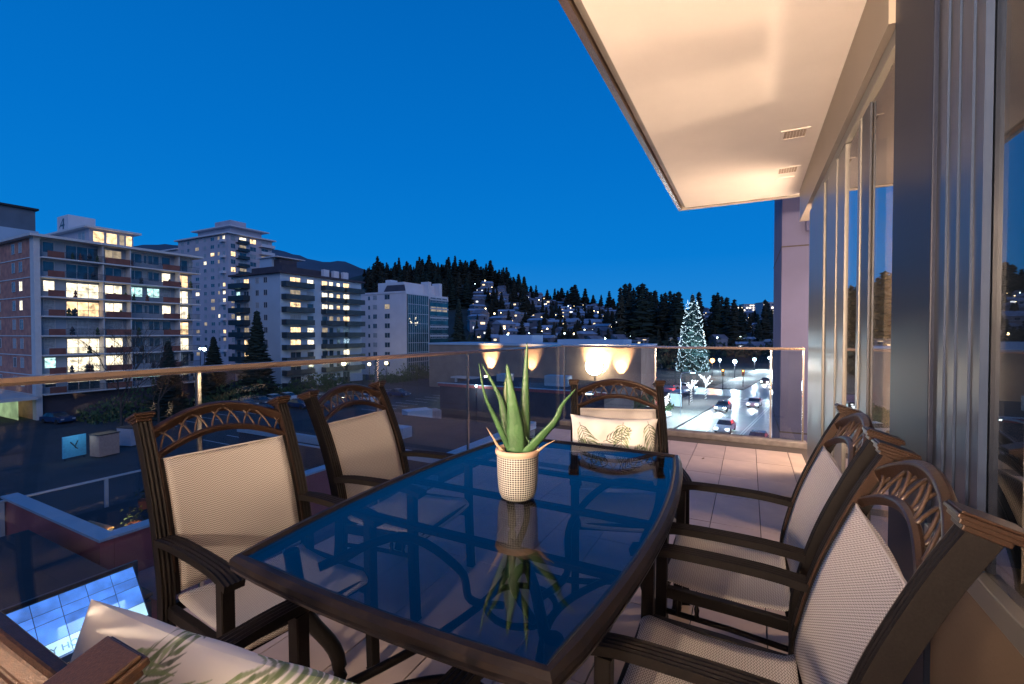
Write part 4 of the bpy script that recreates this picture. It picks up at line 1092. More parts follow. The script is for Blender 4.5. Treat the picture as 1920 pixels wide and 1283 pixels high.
for k in range(8):
    zf = T4 - FH * (k + 1)
    window(b4, (-95 + 87, -.005, zf + .9 - GZ), 'S', 2.0, 1.5, M[DK if k not in (1,) else LD], 1) 
    window(b4, (-99.6 + 87, -.005, zf + .9 - GZ), 'S', 1.6, 1.4, M[rnd.choice([DK, CU])], 1)
    window(b4, (-101.6 + 87, -.005, zf + .9 - GZ), 'S', .9, 1.2, M[DK], 0)
    for y in (112.4, 115.4, 118.4): window(b4, (.31, y - 101.5, zf + .6 - GZ), 'E', 2.6, 1.5, M[DK if k != 1 else LD], 2)
for q in range(12):
    y = 102.2 + rnd.random() * 4; z = 3.6 + rnd.random() * 2.6
    part('office_lamp', b4, 'lit_white', lambda m: m.box(-86.595, -86.56, y, y + rnd.uniform(.2, .7), z, z + rnd.uniform(.1, .3)))

# ================= distant apartments at far right
M['lit_far'] = emis('far_apartment_light', (1, .86, .62), 4.0, .5, .2)
for bi, (px, d, top, wdt, lab) in enumerate(((1385, 560, 575, 34, 'distant low apartment row with lit windows above the firs'), (1452, 430, 568, 22, 'distant pale apartment block lit floor by floor beside the concrete wing'), (1415, 620, 571, 30, 'farthest lit apartment block on the right horizon'))):
    x, y = at(px, d); zt = zat(top, d); fb = empty('apartment_building', lab, 'building', (x, y, hill_z(px, d) - 4), R_(YAW))
    hh = zt - (hill_z(px, d) - 4)
    MB().box(-wdt/2, wdt/2, 0, 14, 0, hh).build('wall', M['render_lilac'], fb)
    MB().box(-wdt/2 - .5, wdt/2 + .5, -.5, 14.5, hh + .01, hh + .6).build('roof', M['slab'], fb)
    wmL = MB().box(0, 2.2, -.1, 0, 0, 1.5)
    a = wmL.mesh('window', M['lit_far']); b = wmL.mesh('window', M['pane_dark'])
    rr = random.Random(bi)
    for f_ in range(int(min(hh, 26) // 3)):
        for q in range(int(wdt // 3.6)):
            link('window', a if rr.random() < .62 else b, fb, (-wdt/2 + .8 + q * 3.6, -.02, hh - 3 * (f_ + 1) + .6))

# ================= floodlit long building
fb = empty('commercial_building', 'long brown commercial building with floodlit wall behind the aloe', 'building', (-40, 85, GZ))
M['brownwall'] = mat('brown_render', (.30, .22, .17), .85, 0, .12, .5)
part('wall', fb, 'brownwall', lambda m: m.box(-66, -17.5, 85, 100, GZ, -1.2))
part('parapet', fb, 'render_blue', lambda m: m.box(-66.2, -17.3, 84.8, 100.2, -1.19, -.8))
part('canopy', fb, 'slab', lambda m: m.box(-58, -17.5, 82.2, 84.99, -8.4, -8.1))
part('roof_box', fb, 'render_blue', lambda m: m.box(-50, -42, 90, 96, -.79, 1.0))
part('roof_box', fb, 'render_blue', lambda m: m.box(-36, -22, 90, 97, -.79, .1))
part('column', fb, 'slab', lambda m: [m.box(x, x+.4, 82.4, 82.8, GZ, -8.41) for x in (-57, -50, -43, -36, -29, -22)])
floods = [(-49.4, 42000, 1), (-39.6, 20000, 1), (-25.7, 90000, 2), (-21.2, 40000, 1)]
M['flood'] = emis('floodlight_lens', (1, .82, .56), 30)
for i, (x, pw, nl) in enumerate(floods):
    t = empty('floodlight', ['leftmost floodlight washing the brown wall, behind the aloe tips', 'floodlight right of the tallest aloe leaf', 'dazzling brightest floodlight left of the far head chair crest', 'smaller floodlight right of the dazzling one'][i], 'floodlight', (x, 83.2, -8.1), 0, 'floodlights on the brown building')
    MB().box(-.5, .5, -.15, .15, 0, .35).build('housing', M['metal_dark'], t)
    if i == 2:
        MB().lathe([(.02, -.02), (1.0, .06), (1.55, .22), (1.7, .42)], 28, cap1=True).build('lens', M['flood'], t, (0, -.12, 3.3), (R_(90), 0, 0), smooth=True)  # disc enlarged to stand in for the lamp's round white glare
        MB().lathe([(1.72, -.1), (1.86, -.1), (1.86, .3), (1.72, .3)], 28, cap0=False, cap1=False).build('glare_bezel', M['metal_dark'], t, (0, -.3, 3.3), (R_(90), 0, 0))
        MB().box(-.12, .12, -.1, .1, .36, 1.5).build('stand', M['metal_dark'], t)
    else: MB().box(-.4, .4, -.18, -.155, .1, .45).build('lens', M['flood'], t)
    for k in range(nl):
        l = bpy.data.lights.new('beam', 'SPOT'); l.energy = pw; l.color = (1, .56, .26); l.spot_size = R_(54); l.spot_blend = 1; l.shadow_soft_size = .15
        o = link('beam', l, t, ((k - .5*(nl-1)) * 1.6, .2, .45)); d = Vector((0, 1.3, 3.2)); o.rotation_euler = d.to_track_quat('-Z', 'Y').to_euler()

# ================= dark flat building in front
db = empty('flat_roof_building', 'dark plum walled flat roof building behind the aloe and far railing', 'building', (-28, 55, GZ))
part('wall', db, 'darkwall', lambda m: m.box(-40, -15.5, 54, 70, GZ, -6.3))
part('parapet', db, 'plumwall', lambda m: m.box(-40.2, -15.3, 53.8, 54.2, -6.29, -5.9))
part('roof', db, 'roofdark', lambda m: m.box(-40, -15.5, 54.2, 70, -6.29, -6.15))
part('coping', db, 'cope', lambda m: m.box(-40.3, -15.2, 53.7, 54.3, -5.89, -5.82))
part('roof_unit', db, 'cope', lambda m: (m.box(-26, -22.5, 60, 62, -6.14, -4.7), m.box(-35, -33, 62, 64, -6.14, -5.0)))

# green lit kiosk
ks = empty('lit_kiosk', 'small white lit kiosk with green glow left of the dark building', 'kiosk', (-46, 70, GZ))
MB().box(-1.8, 1.8, -1, 1, 2.5, 2.8).build('roof', M['slab'], ks)
MB().box(-1.7, 1.7, .9, 1.0, .2, 2.45).build('light_panel', M['lit_cool'], ks)
for x in (-1.6, 1.6): MB().box(x - .05, x + .05, -.9, -.8, 0, 2.49).build('post', M['metal_dark'], ks)
l = bpy.data.lights.new('glow', 'POINT'); l.energy = 900; l.color = (.7, 1, .8); l.shadow_soft_size = .5; link('glow', l, ks, (0, -.5, 2.2))

# ================= near low buildings below the balcony
nb = empty('roof_terrace_building', 'low plum walled building with a roof terrace below the left railing', 'building', (-18, 12, GZ))
part('wall', nb, 'plumwall', lambda m: m.box(-21.5, -15, 5.6, 15, GZ, -5.3))
part('terrace_floor', nb, 'roofdark', lambda m: m.box(-21.3, -15.2, 5.8, 14.8, -5.29, -5.2))
def par(m):
    m.box(-21.6, -14.9, 5.45, 5.75, -5.29, -4.1); m.box(-15.2, -14.9, 5.76, 15, -5.29, -4.1)
part('parapet', nb, 'plumwall', par)
def cp(m):
    m.box(-21.7, -14.8, 5.40, 5.80, -4.09, -4.02); m.box(-15.25, -14.8, 5.81, 15, -4.09, -4.02)
part('coping', nb, 'cope', cp)
part('railing', nb, 'cope', lambda m: (m.box(-21.45, -21.35, 4.6, 15, -4.16, -4.10), m.box(-21.7, -14.8, 14.9, 15, -4.16, -4.10), [m.box(-21.45, -21.35, y, y + .1, -5.3, -4.17) for y in (5.3, 8, 11, 13.5)]))
for q in range(2):
    y = 6.3 + q * 1.5
    part('window', nb, 'pane_dark', lambda m: m.box(-14.99, -14.95, y, y + 1.35, -6.6, -5.4))
part('window_frame', nb, 'cope', lambda m: [m.box(-14.99, -14.92, 6.2 + 1.5*q, 6.27 + 1.5*q, -6.7, -5.3) for q in range(4)])
NBK = 1.377
def far_(p): return tuple(Vector((0, 0, EYE)) + (Vector(p) - Vector((0, 0, EYE))) * NBK)
nb.location = far_(nb.location); nb.scale = (NBK, NBK, NBK)
rnd = random.Random(14)
def planter(x, y, z, s, lab, lit=False):
    t = empty('planter', lab, 'planter', far_((x, y, z)))
    MB().lathe([(.16*s, 0), (.24*s, .4*s)], 10, cap1=False).build('pot', M['balc_red'], t)
    m = MB()
    for i in range(60):
        a = rnd.uniform(0, 6.28); rr = rnd.uniform(.05, .45)*s; zz = rnd.uniform(.35, .95)*s; q = rnd.uniform(.05, .13)*s
        m.tri((rr*math.cos(a), rr*math.sin(a), zz), (rr*math.cos(a)+q, rr*math.sin(a), zz+q), (rr*math.cos(a), rr*math.sin(a)+q, zz+q*.3))
    m.build('foliage', M['bush'], t)
pl_l = ['leafy planter nearest the corner of the plum terrace', 'leafy planter in the middle of the plum terrace', 'leafy planter by the far rail of the plum terrace', 'small leafy planter farthest along the plum terrace']
for i, (x, y) in enumerate(((-15.9, 6.6), (-17.8, 7.4), (-19.9, 8.6), (-18.0, 10.6))): planter(x, y, -5.2, 1.1, pl_l[i])
def bench(x, y, lab):
    t = empty('terrace_bench', lab, 'bench', far_((x, y, -5.2)), .1)
    for k in range(4): MB().box(-.9, .9, -.25 + .13*k, -.15 + .13*k, .42, .46).build('slat', M['wood'], t)
    for sx_ in (-.8, .75): MB().box(sx_, sx_ + .06, -.25, .25, 0, .415).build('leg', M['metal_dark'], t)
M['wood'] = mat('bench_wood', (.42, .25, .12), .6, 0, .2, 8)
bench(-18.6, 6.7, 'wooden slat bench on the plum terrace behind the left chair')
bench(-16.6, 8.6, 'second wooden slat bench deeper on the plum terrace')
t = empty('terrace_lantern', 'small warm lantern lighting the plum terrace', 'lamp', far_((-17.6, 7.0, -5.2)))
MB().box(-.08, .08, -.08, .08, .02, .3).build('glass', M['bulb_warm'], t); MB().box(-.1, .1, -.1, .1, .305, .34).build('cap', M['metal_dark'], t)
l = bpy.data.lights.new('glow', 'POINT'); l.energy = 60; l.color = (1, .62, .28); link('glow', l, t, (0, 0, .55))
# lit awning with lettering
aw = empty('lit_awning', 'glowing blue and white backlit awning with hospital lettering at the bottom left', 'awning', (-14.45, 5.08, -5.56))
aw.scale = (.807, .807, .807)
M['awn'] = emis('awning_blue', (.10, .30, 1.0), 1.25, .55, 1.3)
M['awn_w'] = emis('awning_white', (.55, .85, 1.0), 1.5, .25, 1.0)
def awn_pt(u, v):   # u along +Y, v down the slope
    return Vector((-.35 + .72 * v, u, .70 - 1.0 * v))
NU = 8
for i in range(NU):
    for j, (v0, v1, mm) in enumerate(((0, .30, 'awn'), (.30, .53, 'awn'), (.53, 1.0, 'awn'), (1.0, 1.36, 'awn_w'))):
        u0, u1 = -3.71 + i * .62, -3.71 + (i + 1) * .62
        m = MB(); n_ = Vector((1, 0, .72)).normalized() * .03
        a, b, c, d = awn_pt(u0 + .012, v0 + .008), awn_pt(u1 - .012, v0 + .008), awn_pt(u1 - .012, v1 - .008), awn_pt(u0 + .012, v1 - .008)
        m.v = [tuple(p) for p in (a, b, c, d)] + [tuple(p - n_) for p in (a, b, c, d)]
        for q in ((3, 2, 1, 0), (4, 5, 6, 7), (0, 1, 5, 4), (1, 2, 6, 5), (2, 3, 7, 6), (3, 0, 4, 7)): m.face(q)
        m.build('panel', M[mm], aw)
m = MB(); a, b, c, d = awn_pt(-3.76, -.03), awn_pt(1.3, -.03), awn_pt(1.3, 1.4), awn_pt(-3.76, 1.4)
n_ = Vector((1, 0, .72)).normalized() * .04
m.quad(a - n_, b - n_, c - n_, d - n_); m.build('frame', M['metal_dark'], aw)
tcu = bpy.data.curves.new('lettering', 'FONT'); tcu.body = 'ANIMARY HOSPITAL'.replace('ANIMARY', 'VETERINARY'); tcu.size = .26; tcu.extrude = .004
tm = link('lettering_tmp', tcu); bpy.context.view_layer.update()
me_ = bpy.data.meshes.new_from_object(tm.evaluated_get(bpy.context.evaluated_depsgraph_get())); bpy.data.objects.remove(tm)
M['lettering'] = mat('lettering_grey', (.10, .16, .20), .6)
me_.materials.clear(); me_.materials.append(M['lettering'])
lo = link('lettering', me_, aw)
ex = Vector((0, 1, 0)); ey = (awn_pt(0, 0) - awn_pt(0, 1)).normalized(); ez = ex.cross(ey)
Mx = Matrix((ex, ey, ez)).transposed().to_4x4(); Mx.translation = awn_pt(-2.40, 1.27) + ez * .012
lo.matrix_local = Mx
l = bpy.data.lights.new('glow', 'AREA'); l.energy = 60; l.color = (.4, .6, 1); l.size = 1.6; o = link('glow', l, aw, (.9, 0, -.3), (R_(0), R_(20), 0))
# building that carries the awning
vb_ = empty('shop_building', 'dark flat roofed shop carrying the glowing awning, bottom left', 'building', (-21, 3, GZ))
part('wall', vb_, 'darkwall', lambda m: m.box(-24, -14.95, -6, 6.6, GZ, -6.25))
part('wall', vb_, 'plumwall', lambda m: m.box(-17, -14.3, 6.61, 8.4, GZ, -6.2))
part('roof', vb_, 'roofdark', lambda m: m.box(-24.1, -15.1, -6.1, 6.7, -6.24, -6.1))
part('fascia', vb_, 'metal_dark', lambda m: m.box(-15.05, -14.97, 1.9, 6.3, -6.24, -4.98))
part('skylight', vb_, 'cope', lambda m: (m.v.extend([(-17.0,4.9,-6.08),(-16.6,4.9,-6.08),(-16.9,6.2,-6.08),(-17.3,6.2,-6.08)]), m.face((0,1,2,3))))
# low building further along with metal coping
cb = empty('flat_roof_building', 'low dark building with broad pale metal coping beyond the left chairs', 'building', (-24, 26, GZ))
part('wall', cb, 'darkwall', lambda m: m.box(-36, -15.6, 22, 34, GZ, -6.6))
part('roof', cb, 'roofdark', lambda m: m.box(-35.9, -16.3, 22.2, 33.9, -6.59, -6.5))
part('coping', cb, 'cope', lambda m: (m.box(-36.1, -15.5, 21.9, 22.15, -6.49, -5.95), m.box(-16.3, -15.5, 22.151, 34.1, -6.49, -5.95)))
part('window', cb, 'pane_curt', lambda m: m.box(-18.6, -16.4, 21.9, 21.97, -9, -7.2))
part('roof_unit', cb, 'cope', lambda m: (m.box(-24, -22.6, 26, 27, -6.49, -5.7), m.box(-29, -27.8, 28, 29.5, -6.49, -5.8)))

# ================= asphalt car park, road, pavement
tag(MB().box(-88, -16, -20, 84, GZ - .2, GZ + .012).build('car_park', M['asphalt']), kind='structure')
ln = MB()
for q in range(18):
    y = 30 + q * 2.7
    ln.box(-72, -67, y, y + .12, GZ + .013, GZ + .018); ln.box(-56, -51, y, y + .12, GZ + .013, GZ + .018)
tag(ln.build('parking_lines', M['linewhite']), kind='structure')
RA = math.atan(.15)
def rdp(s_, off): # road frame: s_ metres along, off to the right
    return (-2.5 + off * math.cos(RA) + s_ * math.sin(RA), 50 + s_ * math.cos(RA) - off * math.sin(RA))
def rquad(m, s0, s1, o0, o1, z0, z1):
    P = [rdp(s0, o0), rdp(s0, o1), rdp(s1, o1), rdp(s1, o0)]; n_ = len(m.v)
    m.v += [(x, y, z0) for x, y in P] + [(x, y, z1) for x, y in P]
    for q in ((3, 2, 1, 0), (4, 5, 6, 7), (0, 1, 5, 4), (1, 2, 6, 5), (2, 3, 7, 6), (3, 0, 4, 7)): m.face([n_ + i for i in q])
m = MB(); rquad(m, -45, 130, -7.5, 8.5, GZ - .2, GZ + .016); tag(m.build('road', M['road']), kind='structure')
m = MB(); rquad(m, 48, 60, -60, -7.51, GZ - .2, GZ + .016); rquad(m, 48, 60, 8.51, 60, GZ - .2, GZ + .016); tag(m.build('cross_street', M['road']), kind='structure')
m = MB(); rquad(m, -45, 47, -14.5, -7.6, GZ - .2, GZ + .13); rquad(m, 61, 130, -14, -7.6, GZ - .2, GZ + .13); rquad(m, -45, 47, 8.6, 13, GZ - .2, GZ + .13)
tag(m.build('pavement', M['pavement']), kind='structure')
m = MB()
for off in (-.15, .15): rquad(m, -45, 44, off - .06, off + .06, GZ + .017, GZ + .022); rquad(m, 64, 130, off - .06, off + .06, GZ + .017, GZ + .022)
for off in (-3.9, 4.2):
    for q in range(15): rquad(m, -44 + q * 6, -41 + q * 6, off - .07, off + .07, GZ + .017, GZ + .022)
for off in (-7.2, 8.2): rquad(m, -45, 46, off - .06, off + .06, GZ + .017, GZ + .022)
for q in range(15): rquad(m, 44.5, 47.5, -7 + q, -6.5 + q, GZ + .017, GZ + .022)
rquad(m, 42.2, 42.8, -7.2, 0, GZ + .017, GZ + .022)
tag(m.build('streak_markings', M['linewhite']), kind='structure')  # lane lines multiplied so their white stands in for headlight streaks

# ---- cars
CARP = [M['white_pl'], mat('car_silver', (.38, .40, .42), .25, .6, .02, 1, coat=.6), mat('car_blue', (.04, .09, .20), .25, .4, .02, 1, coat=.6), mat('car_dark', (.03, .03, .035), .25, .4, .02, 1, coat=.6), mat('car_red', (.25, .03, .03), .25, .3, .02, 1, coat=.6)]
CARN = ['white', 'silver', 'blue', 'dark', 'red']
M['tyre'] = mat('tyre', (.02, .02, .02), .9); M['hl'] = emis('headlamp', (.92, .97, 1), 30); M['tl'] = emis('tail_lamp', (1, .04, .02), 10); M['lens_off'] = mat('lamp_lens', (.5, .5, .5), .2); M['tl_off'] = mat('tail_lens', (.25, .02, .02), .3)
def car_meshes(van=False):
    m = MB(); L_, W_, = (4.9, .95) if van else (4.5, .88)
    prof = [(-L_/2, .35), (-L_/2 + .05, .78), (-L_/2 + .7, .90), (-.9 if not van else -1.6, .95), (L_/2 - .9, .95), (L_/2 - .08, .85), (L_/2, .45), (L_/2 - .1, .28), (-L_/2 + .1, .28)]
    n0 = len(prof)
    for sx_ in (-1, 1):
        for (y, z) in prof: m.v.append((sx_ * W_, y, z))
    for i in range(n0): j = (i+1) % n0; m.face((i, j, n0+j, n0+i))
    m.face(range(n0)[::-1]); m.face([n0+i for i in range(n0)])
    body = m
    c = MB(); cp_ = [(-.95, .95), (-.25, 1.42), (1.0, 1.45), (L_/2 - .5, .96)] if not van else [(-1.65, .95), (-.9, 1.85), (L_/2 - .1, 1.88), (L_/2 - .02, .96)]
    for sx_ in (-1, 1):
        for k, (y, z) in enumerate(cp_): c.v.append((sx_ * (W_ - (.03 if k in (0, 3) else .18)), y, z))
    for i in range(4): j = (i+1) % 4; c.face((i, j, 4+j, 4+i))
    c.face((3, 2, 1, 0)); c.face((4, 5, 6, 7))
    r = MB(); y0, y1, z = cp_[1][0], cp_[2][0], cp_[1][1]; r.box(-W_ + .2, W_ - .2, y0, y1, z + .005, z + .05)
    if van: r.box(-W_ + .05, W_ - .05, -.2, L_/2 - .05, .96, 1.93)
    w_ = MB()
    for i in range(12): a = 2*PI*i/12; w_.v.append((0, .33*math.cos(a), .33*math.sin(a)))
    for i in range(12): a = 2*PI*i/12; w_.v.append((.2, .33*math.cos(a), .33*math.sin(a)))
    for i in range(12): j = (i+1) % 12; w_.face((i, j, 12+j, 12+i))
    w_.face(range(12)[::-1]); w_.face([12+i for i in range(12)])
    return body, c, r, w_, L_, W_
CM = {v: car_meshes(v) for v in (False, True)}
MC = {}
def car(x, y, rz, ci, label, group, lights=None, van=False, z=GZ + .02, cat='car'):
    body, c, r, w_, L_, W_ = CM[van]
    key = (van, ci)
    if key not in MC: MC[key] = (body.mesh('body', CARP[ci]), c.mesh('windows', M['pane_dark']), r.mesh('roof', CARP[ci]), w_.mesh('wheel', M['tyre']))
    a = MC[key]; t = empty('parked_car' if not lights else 'car', label, 'car' if not van else 'van', (x, y, z), rz, group)
    link('body', a[0], t); link('windows', a[1], t); link('roof', a[2], t)
    for sx_ in (-W_ - .02, W_ - .18):
        for yy in (-L_/2 + .85, L_/2 - .85): link('wheel', a[3], t, (sx_, yy, .33))
    for sx_ in (-1, 1):
        k = ('hl', bool(lights)); 
        if k not in MC: MC[k] = MB().box(-.17, .17, -.05, .03, -.08, .08).mesh('headlight', M['hl'] if lights else M['lens_off'])
        link('headlight', MC[k], t, (sx_ * (W_ - .24), -L_/2 + .02, .66))
        k = ('tl', bool(lights))
        if k not in MC: MC[k] = MB().box(-.17, .17, -.03, .05, -.08, .08).mesh('tail_light', M['tl'] if lights else M['tl_off'])
        link('tail_light', MC[k], t, (sx_ * (W_ - .24), L_/2 - .02, .72))
    if lights:
        l = bpy.data.lights.new('beam', 'SPOT'); l.energy = 2600; l.color = (.86, .95, 1); l.spot_size = R_(50); l.spot_blend = .7; l.shadow_soft_size = .2
        o = link('beam', l, t, (0, -L_/2 - .1, .7)); o.rotation_euler = Vector((0, -1, -.55)).to_track_quat('-Z', 'Y').to_euler()
        l = bpy.data.lights.new('tail_glow', 'POINT'); l.energy = 420; l.color = (1, .05, .04); l.shadow_soft_size = .2; link('tail_glow', l, t, (0, L_/2 + .35, .7))
    return t
# oncoming lanes (headlights towards us: car front is local -Y)
lane = [(13, -2, 0), (30, -5.6, 1), (37, -2.1, 0), (66, -2.2, 1), (78, -5.4, 3), (92, -2.2, 0)]
for i, (s_, off, ci) in enumerate(lane):
    x, y = rdp(s_, off); car(x, y, -RA, ci, CARN[ci] + ' car coming with bright headlights, %s in the oncoming lanes' % ['first and nearest', 'second', 'third', 'fourth', 'fifth', 'sixth and farthest'][i], 'oncoming cars on the road', True)
lane = [(8, 2.4, 3), (24, 5.8, 4), (35, 2.4, 4), (42, 5.9, 1), (70, 3.0, 2)]
for i, (s_, off, ci) in enumerate(lane):
    x, y = rdp(s_, off); car(x, y, PI - RA, ci, CARN[ci] + ' car driving away with red tail lights, %s in its lanes' % ['nearest', 'second', 'third', 'fourth', 'farthest'][i], 'cars driving away on the road', True)
x, y = rdp(54, -18); car(x, y, PI/2 - RA, 0, 'white car crossing on the side street', 'oncoming cars on the road', True)
car(-12.3, 69.5, R_(70), 0, 'white car turning beside the planted corner left of the road', 'cars on the street corner')
# parked cars in the lot: rows seen through the left glass
rnd = random.Random(31)
rows_ = [(-75, 47, 62, 2.7), (-66, 45, 60, 2.75), (-61, 52, 70, 2.8)]
nth = ['first', 'second', 'third', 'fourth', 'fifth', 'sixth', 'seventh', 'eighth']
for ri, (x, y0, y1, st) in enumerate(rows_):
    y = y0; q = 0
    while y < y1:
        if rnd.random() < .85:
            ci = rnd.choice([1, 2, 2, 3, 1, 0])
            car(x + rnd.uniform(-.3, .3), y, PI/2 + rnd.uniform(-.04, .04), ci, '%s parked car, %s from the near end of the %s row of the car park' % (CARN[ci], nth[q], ['back', 'middle', 'front'][ri]), 'cars parked in rows in the car park'); 
        q += 1; y += st
car(-88.2, 77.5, R_(55), 0, 'white van parked high by the street lamps beyond the car park', None, None, True)
car(-84.6, 26.6, R_(100), 2, 'blue car parked by the end of the green lit carpark', None)
car(-83.6, 44.0, R_(20), 3, 'dark car parked below the bare tree by the brick block', None)
# sign boards and boxes in the lot
M['signblue'] = mat('sign_cyan', (.10, .42, .62), .5); M['signtan'] = mat('sign_tan', (.50, .30, .22), .6)
t = empty('sign_board', 'cyan sign board with a dark scribbled mark on the dark car park', 'sign', (-58.6, 19.6, GZ), R_(100))
MB().box(-.95, .95, -.05, .05, .25, 2.35).build('board', M['signblue'], t)
for x in (-.8, .75): MB().box(x, x + .06, -.03, .03, 0, .245).build('leg', M['metal_dark'], t)
m = MB(); 
for p in ([(-.35, -.06, 1.75), (-.15, -.06, 1.5), (.12, -.06, 1.1)], [(.28, -.06, 1.8), (.1, -.06, 1.45), (.05, -.06, 1.15), (.25, -.06, 1.0)]): m.tube(p, .05, 5)
m.build('mark', M['metal_dark'], t)
l = bpy.data.lights.new('glow', 'AREA'); l.energy = 14; l.size = .8; l.color = (.6, .9, 1); o = link('sign_lamp', l, t, (0, -1.4, 2.6)); o.rotation_euler = Vector((0, 1, -.9)).to_track_quat('-Z', 'Y').to_euler()
t = empty('storage_crate', 'tan storage crate beside the cyan sign board', 'crate', (-57.6, 21.6, GZ), R_(10)); MB().box(-.7, .7, -.9, .9, .1, 2.2).build('box', M['signtan'], t, bevel=.03); MB().box(-.75, .75, -.95, .95, 2.21, 2.3).build('lid', M['metal_dark'], t)
t = empty('storage_crate', 'grey pink crate standing behind the left chair post', 'crate', (-60.5, 25.3, GZ), R_(14)); MB().box(-1, 1, -1.1, 1.1, .1, 2.0).build('box', M['render_lilac'], t, bevel=.03); MB().box(-1.05, 1.05, -1.15, 1.15, 2.01, 2.1).build('lid', M['metal_dark'], t)
t = empty('notice_board', 'pale blue notice board on posts beyond the second chair', 'sign', (-83.5, 79.5, GZ), R_(75))
MB().box(-1.6, 1.6, -.05, .05, 1.0, 2.9).build('board', M['cope'], t); MB().box(-1.5, -1.4, -.04, .04, 0, .99).build('post', M['metal_dark'], t); MB().box(1.4, 1.5, -.04, .04, 0, .99).build('post', M['metal_dark'], t)
t = empty('container', 'pale blue container with slatted end on the dark lot right of the second chair', 'container', (-38.2, 47.4, GZ), R_(60))
MB().box(-2.2, 1.2, -1.1, 1.1, .15, 2.4).build('box', M['render_blue'], t, bevel=.03)
MB().box(1.22, 2.6, -1.0, 1.0, .15, .3).build('base', M['metal_dark'], t)
for k in range(6): MB().box(1.3 + k*.22, 1.38 + k*.22, -1.0, 1.0, .31, 2.2).build('slat', M['render_lilac'], t)

# ---- street lamps along the far street and lot, the road and plaza
SL = [(508,699,104),(512,690,118),(526,689,120),(534,690,116),(541,690,125),(558,695,106),(574,687,112),(588,688,118),(644,682,108),(692,683,112),(724,681,118),(375,654,120),(383,655,115)]
for i, (px, py, d) in enumerate(SL):
    lamp(px, py, d, 'warm globe lamp, one of the row glowing under the handrail by the car park' if i < 11 else 'white lamp beside the hedge at the foot of the brick block', glb if i < 11 else glb2, [.9,.5,.4,.9,.4,.8,1.2,.7,1.0,.8,.9,.6,.9][i], GZ, 'globe lamps along the far street', 500 if i in (0, 6, 8, 10) else 0)
lamp(893, 724, 62, 'small cool lamp above the lit kiosk', glb2, .35, GZ, None, 300, (.8, .95, 1))
RL = [(1350,675,150,glb2,.9),(1378,678,125,glb2,1.1),(1415,674,150,glb2,1.0),(1443,671,150,glb2,.9)]
for i, (px, py, d, gm, s_) in enumerate(RL):
    lamp(px, py, d, ['white street lamp right of the orange one', 'brightest white street lamp over the far junction', 'white street lamp before the dark firs', 'white street lamp behind the end railing post'][i], gm, s_, GZ, 'white lamps over the road', 10000, (.8, .95, 1))
lamp(1336, 676, 130, 'orange starry street lamp at the foot of the lit tree', glb3, 1.3, GZ, None, 2500, (1, .4, .1))
def arm_lamp(x, y, rz, h, label, power, colr=(.76, .96, 1)):
    t = empty('arm_street_lamp', label, 'street lamp', (x, y, GZ + .13), rz)
    MB().tube(smoothpath([(0, 0, 0), (0, 0, h * .6), (0, 0, h - .5), (.5, 0, h), (1.6, 0, h + .15)], 5), .07, 6, up=(0, 1, 0)).build('pole', M['cope'], t, smooth=True)
    MB().box(1.3, 2.1, -.14, .14, h + .10, h + .24).build('head', M['cope'], t)
    MB().box(1.4, 2.0, -.10, .10, h + .02, h + .095).build('lens', M['bulb_cool'], t)
    l = bpy.data.lights.new('glow', 'SPOT'); l.energy = power * 1.6; l.color = colr; l.spot_size = R_(135); l.spot_blend = .6; l.shadow_soft_size = .3; link('glow', l, t, (1.7, 0, h - .1))
x, y = rdp(19, -9.2); arm_lamp(x, y, -RA, 6.5, 'curved arm street lamp over the planted corner by the far chair', 8500)
x, y = rdp(-8, 9.3); arm_lamp(x, y, PI - RA, 8, 'tall arm street lamp on the right kerb behind the bare tree', 8500)
x, y = rdp(44, 9.3); arm_lamp(x, y, PI - RA, 8, 'arm street lamp at the junction on the right', 12000)
x, y = rdp(-14, -9.2); arm_lamp(x, y, -RA, 7, 'arm street lamp on the near left pavement', 6000)
# traffic signals
for i, (px, py, d) in enumerate(((1356, 699, 100), (1394, 700, 104))):
    x, y = at(px, d); z = zat(py, d); t = empty('traffic_signal', ['amber tinted signal head left over the junction', 'amber tinted signal head right over the junction'][i], 'traffic light', (x, y, GZ))
    MB().lathe([(.1, 0), (.07, z - GZ - .7)], 8).build('pole', M['metal_dark'], t)
    MB().box(-.22, .22, -.15, .15, z - GZ - .68, z - GZ + .68).build('housing', mat('signal_yellow', (.55, .32, .06), .5) if i == 0 else M['sigy'], t) if False else None
    M.setdefault('sigy', mat('signal_yellow', (.55, .32, .06), .5))
    MB().box(-.3, .3, -.15, .15, z - GZ - .68, z - GZ + .8).build('housing', M['sigy'], t)
    for k, cm in enumerate(('tl', 'bulb_orange', 'pane_dark')): MB().box(-.14, .14, -.19, -.151, z - GZ + .36 - k*.42, z - GZ + .64 - k*.42).build('lens', M['bulb_orange'] if k == 0 else M['pane_dark'], t)

